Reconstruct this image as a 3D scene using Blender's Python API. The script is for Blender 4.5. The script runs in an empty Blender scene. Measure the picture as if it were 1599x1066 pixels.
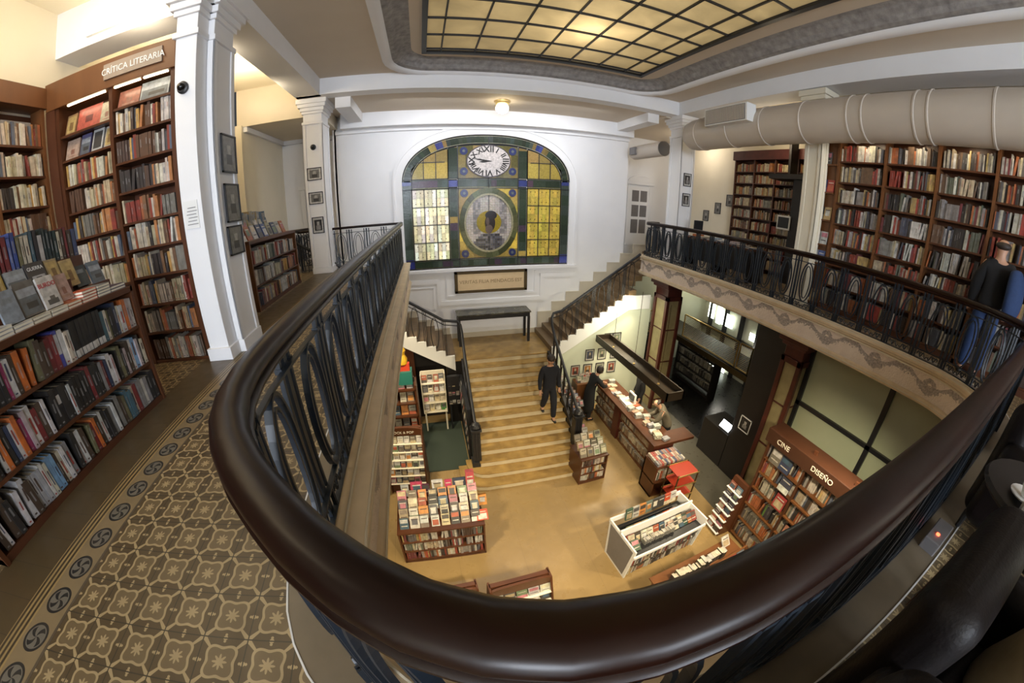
import bpy, bmesh, random
from math import *
from mathutils import Vector, Matrix
S = bpy.context.scene
COL = S.collection

# ------------------------------------------------------------------ camera (wide fisheye lens)
CAMZ = 1.4
yaw, pit, rol = radians(13.34), radians(-21.84), radians(0.24)
fw = Vector((sin(yaw)*cos(pit), cos(yaw)*cos(pit), sin(pit)))
r0 = Vector((cos(yaw), -sin(yaw), 0)); u0 = r0.cross(fw)
rt = cos(rol)*r0 + sin(rol)*u0; up = -sin(rol)*r0 + cos(rol)*u0
cam = bpy.data.cameras.new('camera'); camo = bpy.data.objects.new('camera', cam); COL.objects.link(camo)
mw = Matrix((rt, up, -fw)).transposed().to_4x4(); mw.translation = Vector((0, 0, CAMZ)); camo.matrix_world = mw
S.camera = camo
cam.type = 'PANO'; cam.panorama_type = 'FISHEYE_LENS_POLYNOMIAL'
cam.sensor_width = 36.0; cam.sensor_height = 24.0; cam.sensor_fit = 'HORIZONTAL'
_k = 1599/36.0/567.17
cam.fisheye_fov = radians(200)
cam.fisheye_polynomial_k0 = 0.0; cam.fisheye_polynomial_k1 = -_k; cam.fisheye_polynomial_k2 = 0.0
cam.fisheye_polynomial_k3 = 0.04795*_k**3; cam.fisheye_polynomial_k4 = 0.0
cam.clip_start = 0.01; cam.clip_end = 100

S.view_settings.view_transform = 'Standard'; S.view_settings.look = 'None'
S.view_settings.exposure = 0.55; S.view_settings.gamma = 1.0; S.view_settings.use_curve_mapping = False

# ------------------------------------------------------------------ world and lights
W = bpy.data.worlds.new('world'); S.world = W; W.use_nodes = True
W.node_tree.nodes['Background'].inputs[0].default_value = (0.75, 0.8, 0.9, 1)
W.node_tree.nodes['Background'].inputs[1].default_value = 0.04

def light(name, kind, loc, power, col, size=None, sy=None, tgt=None, spot=None, blend=.6, r=None):
    l = bpy.data.lights.new(name, kind); l.energy = power; l.color = col
    if kind == 'AREA':
        l.shape = 'RECTANGLE'; l.size = size; l.size_y = sy or size
    else: l.shadow_soft_size = r or .06
    if kind == 'SPOT': l.spot_size = radians(spot or 90); l.spot_blend = blend
    o = bpy.data.objects.new(name, l); COL.objects.link(o); o.location = loc
    d = (Vector(tgt)-Vector(loc)) if tgt else Vector((0, 0, -1))
    o.rotation_euler = d.to_track_quat('-Z', 'Y').to_euler()
    return o
WARM = (1, .82, .56); NEUT = (1, .88, .72); COOL = (.80, .88, 1.0)
# daylight through the street windows behind the photographer
light('facade_daylight', 'AREA', (-1.6, -7.9, 2.3), 500, COOL, 3.4, 2.6, (1.5, 9, 1.2))
light('facade_daylight', 'AREA', (3.6, -7.9, 2.4), 200, COOL, 3.0, 2.4, (3.0, 9, 1.0))
# bulbs above the amber skylight
for _x, _y, _e in ((2.75, 5.9, 26), (1.0, 4.6, 2), (3.4, 2.4, 6)):
    light('skylight_bulb', 'POINT', (_x, _y, 5.0), _e*1.6, NEUT, r=.2)
light('skylight_daylight', 'AREA', (2.35, 4.0, 6.2), 110, (1, .93, .8), 5, 6.5, (2.35, 4.0, 0))
# warm cove tubes over the left aisle
light('cove_tube', 'AREA', (-3.6, 5.2, 3.75), 15, WARM, 1.4, .2, (-3.6, 5.4, 5))
light('cove_tube', 'AREA', (-3.55, 7.0, 3.75), 26, WARM, 1.2, .3, (-3.6, 7.4, 5))
light('cove_tube', 'AREA', (-3.5, 3.15, 3.6), 12, WARM, 1.6, .15, (-3.6, 3.2, 5))
light('shelf_tube', 'AREA', (-3.4, 2.7, 3.9), 10, WARM, 1.6, .3, (-3.7, 3.9, 1.2))
light('shelf_tube', 'AREA', (-3.0, 1.6, 4.0), 9, WARM, .5, 1.8, (-3.4, 2.0, 0))
# bulb in the glass globe under the stair ceiling
light('globe_bulb', 'POINT', (1.9, 9.15, 3.78), 34, WARM, r=.07)
# strip lamps along the head of the right bookcase
for _y in (3.3, 2.4, 1.6, .7, -.2):
    light('bookcase_strip', 'AREA', (6.62, _y, 3.13), 5.5, WARM, .05, .7, (6.9, _y, 2.0))
light('side_room_lamp', 'POINT', (7.8, 6.0, 3.4), 22, WARM, r=.12)
light('side_room_lamp', 'POINT', (8.2, 9.6, 3.5), 20, NEUT, r=.12)
# ground-floor spots fixed under the gallery
for _p, _e, _t, _s in (((-.9, 3.0, -.65), 170, (.2, 4.4, -4.6), 100), ((-.8, 6.4, -.65), 150, (-.7, 7.4, -4), 95),
                       ((5.5, 8.6, -.65), 200, (4.7, 8.0, -4.6), 85), ((5.6, 5.2, -.65), 150, (4.4, 5.2, -4.6), 95),
                       ((5.2, 1.0, -.65), 190, (3.8, 3.2, -4.6), 110), ((4.2, 1.6, -.65), 130, (5.6, 2.4, -3.3), 100),
                       ((.8, .8, -.65), 230, (1.6, 3.4, -4.6), 115), ((2.6, .6, -.65), 230, (2.2, 5.6, -4.6), 105),
                       ((-.9, 8.2, -.7), 60, (.2, 8.6, -3.4), 90), ((6.2, 6.6, -.7), 110, (4.3, 7.6, -4.6), 90)):
    light('gallery_spot', 'SPOT', _p, _e*1.6, (1, .84, .57), tgt=_t, spot=_s, blend=.9, r=.10)
light('added_back_wall_wash', 'AREA', (1.9, 8.62, 3.8), 72, (.93, .95, 1), 5.5, .18, (1.9, 10.5, -.3))  # unseen wash light added behind the beam to brighten the back wall
light('under_stair_tube', 'AREA', (5.0, 7.9, -1.1), 22, (1, .95, .72), 1.6, .3, (4.9, 9.0, -2.6))
light('mezzanine_lamp', 'POINT', (9.6, 10.2, -1.0), 60, (1, .93, .7), r=.15)
light('shop_lamp', 'POINT', (10.2, 8.6, -3.3), 10, (1, .93, .8), r=.15)
# ------------------------------------------------------------------ node helpers
def newmat(name):
    m = bpy.data.materials.new(name); m.use_nodes = True
    nt = m.node_tree; b = nt.nodes['Principled BSDF']; return m, nt, b
class NX:
    "tiny expression builder over math nodes"
    def __init__(s, nt): s.nt = nt
    def m(s, op, *a):
        n = s.nt.nodes.new('ShaderNodeMath'); n.operation = op
        for i, v in enumerate(a):
            if isinstance(v, (int, float)): n.inputs[i].default_value = v
            else: s.nt.links.new(v, n.inputs[i])
        return n.outputs[0]
    def mix(s, f, a, b):
        n = s.nt.nodes.new('ShaderNodeMix'); n.data_type = 'RGBA'
        for k, v in ((0, f), (6, a), (7, b)):
            if isinstance(v, (int, float)): n.inputs[k].default_value = v
            elif isinstance(v, tuple): n.inputs[k].default_value = (*v, 1) if len(v) == 3 else v
            else: s.nt.links.new(v, n.inputs[k])
        return n.outputs[2]
    def co(s, kind='Object'):
        n = s.nt.nodes.new('ShaderNodeTexCoord'); return n.outputs[kind]
    def xyz(s, v):
        n = s.nt.nodes.new('ShaderNodeSeparateXYZ'); s.nt.links.new(v, n.inputs[0]); return n.outputs
    def noise(s, scale, detail=3, v=None, dist=0, rough=.5):
        n = s.nt.nodes.new('ShaderNodeTexNoise'); n.inputs['Scale'].default_value = scale; n.inputs['Detail'].default_value = detail
        n.inputs['Distortion'].default_value = dist; n.inputs['Roughness'].default_value = rough
        if v is not None: s.nt.links.new(v, n.inputs['Vector'])
        return n.outputs[0]
    def map(s, v, sc):
        n = s.nt.nodes.new('ShaderNodeMapping'); n.inputs['Scale'].default_value = sc; s.nt.links.new(v, n.inputs[0]); return n.outputs[0]
    def bump(s, h, strength=.3, dist=.01):
        n = s.nt.nodes.new('ShaderNodeBump'); n.inputs['Strength'].default_value = strength; n.inputs['Distance'].default_value = dist
        s.nt.links.new(h, n.inputs['Height']); return n.outputs[0]
def mat(name, c1, c2=None, scale=6, rough=.5, metal=0, bump=0, bscale=None, stretch=None, detail=4, trans=0, coat=0, contrast=None, alpha=1):
    m, nt, b = newmat(name); x = NX(nt); c2 = c2 or tuple(v*.8 for v in c1)
    v = x.co()
    if stretch: v = x.map(v, stretch)
    n = x.noise(scale, detail, v)
    f = n
    if contrast: f = x.m('MULTIPLY_ADD', n, contrast, .5-.5*contrast)
    nt.links.new(x.mix(f, c1, c2), b.inputs['Base Color'])
    b.inputs['Roughness'].default_value = rough; b.inputs['Metallic'].default_value = metal
    b.inputs['Transmission Weight'].default_value = trans; b.inputs['Coat Weight'].default_value = coat
    if alpha < 1: b.inputs['Alpha'].default_value = alpha
    if bump:
        nt.links.new(x.bump(x.noise(bscale or scale*4, 3, v), bump), b.inputs['Normal'])
    return m
M = {}
M['wall'] = mat('white_plaster', (.86, .86, .87), (.79, .79, .80), 2, .75, bump=.06, bscale=60)
M['cream'] = mat('cream_plaster', (.80, .74, .60), (.72, .66, .52), 2, .75, bump=.06, bscale=60)
M['ceil'] = mat('stone_grey_ceiling', (.68, .59, .47), (.62, .53, .42), 2, .8)
M['ceilw'] = mat('warm_ceiling', (.74, .66, .52), (.66, .59, .46), 2, .8)
M['relief'] = mat('plaster_relief', (.40, .38, .36), (.16, .15, .15), 9, .7, bump=.9, bscale=22, contrast=1.6)
M['rail'] = mat('polished_mahogany', (.016, .0045, .002), (.006, .002, .001), 3, .30, stretch=(1, .3, 1), bump=.06, bscale=10, contrast=1.6)
M['rail'].node_tree.nodes['Principled BSDF'].inputs['Specular IOR Level'].default_value = .28
M['iron'] = mat('slate_blue_iron', (.016, .024, .036), (.008, .012, .018), 8, .42)
M['black'] = mat('black_iron', (.012, .012, .014), (.02, .02, .022), 8, .4)
M['wood'] = mat('reddish_shelf_wood', (.105, .036, .013), (.055, .017, .006), 5, .38, stretch=(1, 1, .25), bump=.05, contrast=1.5)
M['woodo'] = mat('orange_shelf_wood', (.17, .066, .021), (.11, .040, .012), 5, .4, stretch=(1, 1, .25), contrast=1.5)
M['woodd'] = mat('dark_shelf_wood', (.10, .034, .014), (.06, .02, .009), 5, .4, contrast=1.5)
M['stone'] = mat('beige_gallery_stone', (.70, .56, .37), (.50, .39, .25), 7, .5, bump=.1, contrast=1.4)
M['kerb'] = mat('kerb_marble', (.22, .175, .115), (.14, .11, .07), 5, .35, contrast=1.5)
M['tread'] = mat('ochre_stair_marble', (.42, .27, .085), (.22, .13, .04), 4.5, .3, contrast=2.0, detail=6)
M['riser'] = mat('lightened_riser_marble', (.62, .54, .38), (.52, .43, .28), 4, .4, contrast=1.5)  # paler than the treads: light falling on the risers put into the colour
M['brownst'] = mat('brown_stair_marble', (.19, .125, .065), (.12, .075, .035), 5, .35, contrast=1.8)
M['redmarble'] = mat('dark_red_marble', (.10, .022, .014), (.05, .012, .008), 6, .35, contrast=1.6)
M['greenmarble'] = mat('olive_marble_panel', (.36, .31, .16), (.24, .20, .10), 5, .35, contrast=1.8)
M['glassw'] = mat('frosted_green_glass', (.44, .48, .34), (.38, .42, .29), 3, .28)
M['duct'] = mat('painted_sheet_metal', (.56, .50, .43), (.50, .44, .37), 3, .42)
M['white'] = mat('white_paint', (.82, .82, .80), (.76, .76, .74), 4, .6)
M['paper'] = mat('cream_paper', (.78, .72, .58), (.70, .64, .50), 30, .8)
M['leather'] = mat('dark_brown_leather', (.009, .006, .006), (.005, .004, .004), 20, .5, bump=.15, bscale=90)
M['leather'].node_tree.nodes['Principled BSDF'].inputs['Specular IOR Level'].default_value = .25
M['header'] = mat('dark_header_wood', (.06, .022, .010), (.04, .014, .007), 5, .45)
M['bead'] = mat('pale_stone_bead', (.62, .54, .40), (.5, .43, .31), 7, .45)
M['gold'] = mat('gold_plate', (.78, .62, .40), (.66, .50, .30), 5, .35, metal=.35)
M['canopy'] = mat('dark_canopy_metal', (.030, .020, .011), (.018, .012, .007), 6, .4)
M['bronze'] = mat('dark_bronze', (.10, .065, .025), (.06, .04, .015), 8, .45, metal=.5)
M['brass'] = mat('brass_tube', (.70, .50, .20), (.55, .38, .14), 8, .35, metal=.8)
M['carpet'] = mat('green_carpet', (.045, .062, .045), (.032, .045, .032), 60, .95)
M['darkroom'] = mat('dark_panelling', (.018, .014, .012), (.010, .008, .007), 4, .5)
M['red'] = mat('red_tray', (.42, .045, .02), (.34, .035, .015), 6, .45)
M['letter'] = mat('pale_lettering', (.80, .74, .62), (.74, .68, .56), 6, .5)
M['skin'] = mat('skin', (.50, .28, .18), (.44, .24, .15), 10, .5)
M['hair'] = mat('dark_hair', (.018, .013, .010), (.03, .02, .014), 40, .6)
M['cloth_navy'] = mat('navy_cloth', (.010, .012, .020), (.007, .008, .013), 30, .9)
M['cloth_black'] = mat('black_cloth', (.008, .008, .009), (.005, .005, .006), 30, .9)
M['cloth_olive'] = mat('olive_wool', (.13, .11, .075), (.09, .075, .05), 30, .9)
M['cloth_beige'] = mat('beige_cloth', (.34, .27, .17), (.26, .205, .12), 40, .9)
M['denim'] = mat('blue_denim', (.018, .045, .13), (.010, .026, .08), 30, .85)
M['shoe'] = mat('black_shoe', (.006, .006, .006), (.01, .01, .01), 20, .35)
M['lens'] = mat('black_dome', (.004, .004, .004), (.006, .006, .006), 10, .08)
M['ceramic'] = mat('white_ceramic', (.85, .84, .80), (.8, .79, .75), 10, .2)
M['plasticg'] = mat('grey_plastic', (.20, .19, .19), (.16, .15, .15), 10, .5)

def emis(name, c, s):
    m, nt, b = newmat(name); b.inputs['Base Color'].default_value = (*c, 1)
    b.inputs['Emission Color'].default_value = (*c, 1); b.inputs['Emission Strength'].default_value = s; return m
M['tube'] = emis('lit_tube', (1, .86, .58), 9)
M['globe'] = emis('lit_globe', (1, .88, .62), 7)
M['redled'] = emis('red_led', (1, .08, .03), 5)
M['screen'] = emis('lit_screen', (.9, .95, 1), 2.2)
M['farwin'] = emis('daylit_far_window', (.92, 1, .88), 3.0)
M['street'] = emis('street_window', COOL, 3.0)

def colmat(name, rough=.5, spec=.5, nscale=0, trans=False, bump=0):
    m, nt, b = newmat(name); a = nt.nodes.new('ShaderNodeVertexColor'); a.layer_name = 'Col'
    x = NX(nt); c = a.outputs[0]
    if nscale < 0: c = x.mix(x.m('MULTIPLY_ADD', x.noise(26, 4, x.co(), dist=.5), 1.6, -.5), c, x.mix(.5, c, (.02, .03, .02)))
    elif nscale:
        f = x.m('MULTIPLY_ADD', x.noise(nscale, 4, x.co()), 1.1, -.25)
        c = x.mix(f, c, (.05, .04, .03))
    nt.links.new(c, b.inputs['Base Color']); b.inputs['Roughness'].default_value = rough
    if bump: nt.links.new(x.bump(x.noise(30, 2, x.co()), bump), b.inputs['Normal'])
    if trans:
        t = nt.nodes.new('ShaderNodeBsdfTranslucent'); nt.links.new(c, t.inputs[0])
        mx = nt.nodes.new('ShaderNodeMixShader'); mx.inputs[0].default_value = .55
        nt.links.new(b.outputs[0], mx.inputs[1]); nt.links.new(t.outputs[0], mx.inputs[2])
        nt.links.new(mx.outputs[0], nt.nodes['Material Output'].inputs[0])
    return m
M['book'] = colmat('printed_book_covers', .42, nscale=14)
M['glasspane'] = colmat('leaded_coloured_glass', .16, nscale=-1, trans=True, bump=.25)
M['picture'] = colmat('printed_picture', .3, nscale=22)
# amber skylight panes: thin translucent glass
def amber():
    m, nt, b = newmat('amber_skylight_glass'); x = NX(nt)
    c = x.mix(x.noise(2.2, 4, x.co(), dist=.6), (.78, .70, .52), (.46, .41, .30))
    t = nt.nodes.new('ShaderNodeBsdfTranslucent'); nt.links.new(c, t.inputs[0]); nt.links.new(c, b.inputs['Base Color'])
    b.inputs['Roughness'].default_value = .3
    mx = nt.nodes.new('ShaderNodeMixShader'); mx.inputs[0].default_value = .8
    nt.links.new(b.outputs[0], mx.inputs[1]); nt.links.new(t.outputs[0], mx.inputs[2])
    nt.links.new(mx.outputs[0], nt.nodes['Material Output'].inputs[0]); return m
M['amber'] = amber()

# patterned cement tiles, bordered by roundels and stripes (x runs across the aisle)
def tilemat():
    m, nt, b = newmat('patterned_cement_tiles'); x = NX(nt); mm = x.m
    X, Y, Z = x.xyz(x.co()); T = .2075
    def cell(s, off): return mm('SUBTRACT', mm('FRACT', mm('DIVIDE', mm('SUBTRACT', s, off), T)), .5)
    def AND(a, b_): return mm('MULTIPLY', a, b_)
    def OR(a, b_): return mm('MAXIMUM', a, b_)
    u = cell(X, -1.9175); v = cell(Y, .015)
    a = mm('ABSOLUTE', u); c = mm('ABSOLUTE', v)
    r = mm('SQRT', mm('ADD', mm('MULTIPLY', u, u), mm('MULTIPLY', v, v))); th = mm('ARCTAN2', v, u)
    c4 = mm('COSINE', mm('MULTIPLY', th, 4)); c8 = mm('COSINE', mm('MULTIPLY', th, 8))
    star = mm('LESS_THAN', r, mm('MULTIPLY_ADD', c8, .045, .12))
    ringr = mm('MULTIPLY_ADD', c4, -.055, .345)
    ring = mm('LESS_THAN', mm('ABSOLUTE', mm('SUBTRACT', r, ringr)), .032)
    da = mm('ABSOLUTE', mm('SUBTRACT', a, c))
    diag = AND(mm('LESS_THAN', da, mm('MULTIPLY_ADD', r, .12, -.012)), mm('GREATER_THAN', r, .40))
    q = mm('SUBTRACT', .5, a); w = mm('SUBTRACT', .5, c)
    rc = mm('SQRT', mm('ADD', mm('MULTIPLY', q, q), mm('MULTIPLY', w, w)))
    # little trefoils at the edge midpoints
    def spot(px, py, rad):
        dx = mm('SUBTRACT', a, px); dy = mm('SUBTRACT', c, py)
        return mm('LESS_THAN', mm('ADD', mm('MULTIPLY', dx, dx), mm('MULTIPLY', dy, dy)), rad*rad)
    tre = OR(OR(spot(.5, 0, .05), spot(0, .5, .05)), OR(spot(.43, 0, .03), spot(0, .43, .03)))
    light_ = OR(OR(star, ring), OR(diag, tre))
    leaf = AND(mm('GREATER_THAN', r, ringr), mm('GREATER_THAN', da, .03))
    n = x.noise(9, 4, x.co()); n2 = x.noise(1.3, 3, x.co())
    dark = x.mix(leaf, (.17, .118, .058), (.095, .063, .030))
    base = x.mix(light_, dark, (.44, .33, .17))
    grout = OR(mm('GREATER_THAN', a, .486), mm('GREATER_THAN', c, .486))
    pat = x.mix(grout, base, (.035, .028, .018))
    # roundel border
    U = mm('DIVIDE', mm('SUBTRACT', X, -2.03), T); V = mm('SUBTRACT', mm('FRACT', mm('DIVIDE', mm('SUBTRACT', Y, -.055), .21)), .5)
    rr = mm('SQRT', mm('ADD', mm('MULTIPLY', U, U), mm('MULTIPLY', V, V)))
    t2 = mm('ARCTAN2', V, U)
    ring2 = mm('LESS_THAN', mm('ABSOLUTE', mm('SUBTRACT', rr, .335)), .035)
    cross = AND(mm('LESS_THAN', rr, .27), mm('GREATER_THAN', mm('COSINE', mm('MULTIPLY', mm('ADD', t2, mm('MULTIPLY', rr, 3.0)), 4)), .25))
    inside = mm('LESS_THAN', rr, .34)
    bc = x.mix(inside, (.26, .19, .10), (.17, .155, .125)); bc = x.mix(OR(ring2, cross), bc, (.012, .014, .018))
    edge = mm('GREATER_THAN', mm('ABSOLUTE', U), .46); bc = x.mix(edge, bc, (.10, .075, .05))
    isb = AND(mm('GREATER_THAN', X, -2.125), mm('LESS_THAN', X, -1.9175))
    # stripes
    st = mm('GREATER_THAN', mm('SINE', mm('MULTIPLY', X, 2*pi/.034)), .1)
    sc = x.mix(st, (.055, .038, .02), (.36, .25, .10)); iss = AND(mm('GREATER_THAN', X, -2.235), mm('LESS_THAN', X, -2.125))
    plain = x.mix(n2, (.10, .066, .028), (.06, .038, .016))
    gp = mm('GREATER_THAN', mm('ABSOLUTE', v), .49); plain = x.mix(gp, plain, (.04, .028, .015))
    isp = mm('LESS_THAN', X, -2.235)
    isp2 = AND(isp, mm('GREATER_THAN', X, -2.66))
    c_ = x.mix(isb, pat, bc); c_ = x.mix(iss, c_, sc); c_ = x.mix(isp2, c_, plain)
    c_ = x.mix(mm('MULTIPLY', n, .35), c_, (.10, .08, .045))
    nt.links.new(c_, b.inputs['Base Color'])
    nt.links.new(mm('MULTIPLY_ADD', n, .3, .22), b.inputs['Roughness'])
    return m
M['tiles'] = tilemat()
def groundmat():
    m, nt, b = newmat('polished_ochre_floor'); x = NX(nt); mm = x.m
    X, Y, Z = x.xyz(x.co())
    n = x.noise(.9, 5, x.co()); n2 = x.noise(7, 3, x.co())
    f = mm('MULTIPLY_ADD', n2, .35, mm('MULTIPLY', n, .65))
    c = x.mix(mm('MULTIPLY_ADD', f, 1.6, -.3), (.40, .27, .115), (.25, .165, .065))
    gx = mm('GREATER_THAN', mm('ABSOLUTE', mm('SUBTRACT', mm('FRACT', mm('DIVIDE', X, 1.2)), .5)), .497)
    c = x.mix(mm('MULTIPLY', gx, .4), c, (.14, .09, .04))
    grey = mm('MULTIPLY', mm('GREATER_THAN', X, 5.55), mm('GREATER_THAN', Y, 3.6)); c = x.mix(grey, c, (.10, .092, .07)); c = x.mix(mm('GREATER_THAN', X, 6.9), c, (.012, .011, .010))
    nt.links.new(c, b.inputs['Base Color']); nt.links.new(mm('MULTIPLY_ADD', n2, .2, .2), b.inputs['Roughness']); return m
M['ground'] = groundmat()
# carved festoon frieze on the gallery edge: pattern of swags along arc length (uv.x) and height (uv.y)
def frieze():
    m, nt, b = newmat('carved_festoon_frieze'); x = NX(nt); mm = x.m
    uv = x.co('UV'); U, V, _ = x.xyz(uv)
    t = mm('FRACT', mm('DIVIDE', U, .92)); s = mm('SUBTRACT', t, .5)
    nz = x.noise(20, 4, uv, dist=1.2); nn = mm('MULTIPLY_ADD', nz, .12, -.06)
    wave = mm('MULTIPLY_ADD', mm('COSINE', mm('MULTIPLY', t, 2*pi)), .085, .25)
    w = mm('MULTIPLY_ADD', nz, .10, mm('MULTIPLY_ADD', mm('COSINE', mm('MULTIPLY', t, 4*pi)), .02, -.002))
    sw = mm('LESS_THAN', mm('ABSOLUTE', mm('ADD', mm('SUBTRACT', V, wave), nn)), w)
    dx = mm('MULTIPLY', s, .92); dy = mm('SUBTRACT', V, .21); rr = mm('ADD', mm('SQRT', mm('ADD', mm('MULTIPLY', dx, dx), mm('MULTIPLY', dy, dy))), mm('MULTIPLY', nn, .5))
    med = mm('MULTIPLY', mm('LESS_THAN', rr, .115), mm('GREATER_THAN', rr, .045))
    inn = mm('MULTIPLY', mm('GREATER_THAN', V, .035), mm('LESS_THAN', V, .40))
    f = mm('MULTIPLY', mm('MAXIMUM', sw, med), inn)
    c = x.mix(x.noise(5, 3, uv), (.76, .65, .54), (.60, .50, .41)); c = x.mix(mm('MULTIPLY', f, mm('MULTIPLY_ADD', x.noise(34, 3, uv), 1.3, .05)), c, (.20, .17, .155))
    nt.links.new(c, b.inputs['Base Color']); b.inputs['Roughness'].default_value = .6
    nt.links.new(x.bump(mm('ADD', f, nz), .7, .02), b.inputs['Normal']); return m
M['frieze'] = frieze()
# ------------------------------------------------------------------ mesh helpers
class MB:
    def __init__(s): s.v = []; s.f = []; s.m = []; s.c = []; s.uv = []; s.T = Matrix.Identity(4); s.mi = 0; s.col = (1, 1, 1)
    def add(s, vs, fs, uvs=None):
        o = len(s.v); s.v += [tuple(s.T @ Vector(p)) for p in vs]
        for k, f in enumerate(fs):
            s.f.append([o+i for i in f]); s.m.append(s.mi); s.c.append(s.col); s.uv.append(uvs[k] if uvs else None)
    def box(s, x0, x1, y0, y1, z0, z1):
        if x0 > x1: x0, x1 = x1, x0
        if y0 > y1: y0, y1 = y1, y0
        if z0 > z1: z0, z1 = z1, z0
        s.add([(x0,y0,z0),(x1,y0,z0),(x1,y1,z0),(x0,y1,z0),(x0,y0,z1),(x1,y0,z1),(x1,y1,z1),(x0,y1,z1)],
              [(0,3,2,1),(4,5,6,7),(0,1,5,4),(1,2,6,5),(2,3,7,6),(3,0,4,7)])
    def obox(s, c, ax, ay, az):
        "box at centre c with half-axis vectors"
        c = Vector(c); ax = Vector(ax); ay = Vector(ay); az = Vector(az)
        p = [c+i*ax+j*ay+k*az for k in (-1,1) for i, j in ((-1,-1),(1,-1),(1,1),(-1,1))]
        fs = [(0,3,2,1),(4,5,6,7),(0,1,5,4),(1,2,6,5),(2,3,7,6),(3,0,4,7)]
        if ax.cross(ay).dot(az) < 0: fs = [f[::-1] for f in fs]
        s.add(p, fs)
    def prism(s, poly, z0, z1, axis='z'):
        "extrude 2-D polygon; axis z: (x,y) ; axis y: (x,z) extruded in y ; axis x: (y,z) extruded in x"
        n = len(poly)
        P = {'z': lambda a, b, h: (a, b, h), 'y': lambda a, b, h: (a, h, b), 'x': lambda a, b, h: (h, a, b)}[axis]
        ar = sum(poly[i][0]*poly[(i+1) % n][1]-poly[(i+1) % n][0]*poly[i][1] for i in range(n))
        flip = (ar < 0) != (axis == 'y')
        vs = [P(a, b, z0) for a, b in poly]+[P(a, b, z1) for a, b in poly]
        fs = [tuple(range(n))[::-1], tuple(range(n, 2*n))]+[(i, (i+1) % n, n+(i+1) % n, n+i) for i in range(n)]
        if flip: fs = [f[::-1] for f in fs]
        s.add(vs, fs)
    def tube(s, pts, r, n=8, closed=False, caps=True):
        pts = [Vector(p) for p in pts]; N = len(pts); vs = []; up_ = None
        rr = r if hasattr(r, '__len__') else [r]*N
        for i, p in enumerate(pts):
            a = pts[(i-1) % N] if (closed or i > 0) else p; b_ = pts[(i+1) % N] if (closed or i < N-1) else p
            d = (b_-a).normalized()
            if up_ is None: up_ = Vector((0,0,1)) if abs(d.z) < .9 else Vector((1,0,0))
            x_ = d.cross(up_).normalized(); y_ = x_.cross(d).normalized(); up_ = y_
            for k in range(n):
                t = 2*pi*k/n; vs.append(p+rr[i]*(cos(t)*x_+sin(t)*y_))
        fs = []
        for i in range(N if closed else N-1):
            j = (i+1) % N
            for k in range(n): fs.append((i*n+k, i*n+(k+1) % n, j*n+(k+1) % n, j*n+k))
        if caps and not closed: fs += [tuple(range(n))[::-1], tuple(range((N-1)*n, N*n))]
        s.add(vs, fs)
    def sweep(s, path, prof, closed=False, uvh=False, caps=True):
        "path: 3-D points in order; prof: (offset to the left of travel, dz)"
        P = [Vector(p) for p in path]; N = len(P); n = len(prof); vs = []; L = [0]
        for i in range(N):
            a = P[i-1] if (i > 0 or closed) else None; b_ = P[(i+1) % N] if (i < N-1 or closed) else None
            d1 = ((P[i]-a) if a is not None else (b_-P[i])); d2 = ((b_-P[i]) if b_ is not None else d1)
            d1 = Vector((d1.x, d1.y, 0)).normalized(); d2 = Vector((d2.x, d2.y, 0)).normalized()
            t = (d1+d2).normalized(); nn = Vector((-t.y, t.x, 0)); k = 1/max(.3, t.dot(d1))
            for o_, z in prof: vs.append(P[i]+nn*o_*k+Vector((0,0,z)))
            if i: L.append(L[-1]+(P[i]-P[i-1]).length)
        fs = []; uvs = []
        h = [0]
        for j in range(1, n): h.append(h[-1]+hypot(prof[j][0]-prof[j-1][0], prof[j][1]-prof[j-1][1]))
        for i in range(N if closed else N-1):
            j = (i+1) % N
            for k in range(n-1):
                fs.append((i*n+k, j*n+k, j*n+k+1, i*n+k+1)); l2 = L[j] if j else L[i]+1
                uvs.append([(L[i], h[k]), (l2, h[k]), (l2, h[k+1]), (L[i], h[k+1])])
        if caps and not closed and n > 2:
            fs += [tuple(range(n)), tuple(range((N-1)*n, N*n))[::-1]]; uvs += [[(0, 0)]*n]*2
        s.add(vs, fs, uvs)
    def lathe(s, prof, c=(0,0,0), n=20, axis='z'):
        vs = []; c = Vector(c)
        for r, z in prof:
            for k in range(n):
                t = 2*pi*k/n; q = (r*cos(t), r*sin(t), z) if axis == 'z' else ((r*cos(t), -z, r*sin(t)) if axis == '-y' else (z, r*cos(t), r*sin(t)))
                vs.append(c+Vector(q))
        fs = [(i*n+k, i*n+(k+1) % n, (i+1)*n+(k+1) % n, (i+1)*n+k) for i in range(len(prof)-1) for k in range(n)]
        fs += [tuple(range(n))[::-1], tuple(range((len(prof)-1)*n, len(prof)*n))]
        s.add(vs, fs)
    def quad(s, a, b_, c, d): s.add([a, b_, c, d], [(0,1,2,3)])
    def build(s, name, mats, parent=None, smooth=False, bevel=0, base=None):
        me = bpy.data.meshes.new(name)
        off = Vector(parent['_L']) if parent is not None and '_L' in parent else Vector(base or (0,0,0))
        me.from_pydata([tuple(Vector(p)-off) for p in s.v], [], s.f)
        if not isinstance(mats, (list, tuple)): mats = [mats]
        for m_ in mats: me.materials.append(m_)
        if len(mats) > 1: me.polygons.foreach_set('material_index', s.m)
        if any(c != (1,1,1) for c in s.c):
            at = me.color_attributes.new('Col', 'FLOAT_COLOR', 'CORNER'); arr = []
            for f, c in zip(s.f, s.c): arr += [c[0], c[1], c[2], 1.0]*len(f)
            at.data.foreach_set('color', arr)
        if any(u for u in s.uv):
            ul = me.uv_layers.new(name='UVMap'); arr = []
            for f, u in zip(s.f, s.uv):
                for k in range(len(f)): arr += list(u[k]) if u else [0, 0]
            ul.data.foreach_set('uv', arr)
        if smooth: me.polygons.foreach_set('use_smooth', [True]*len(me.polygons))
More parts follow.
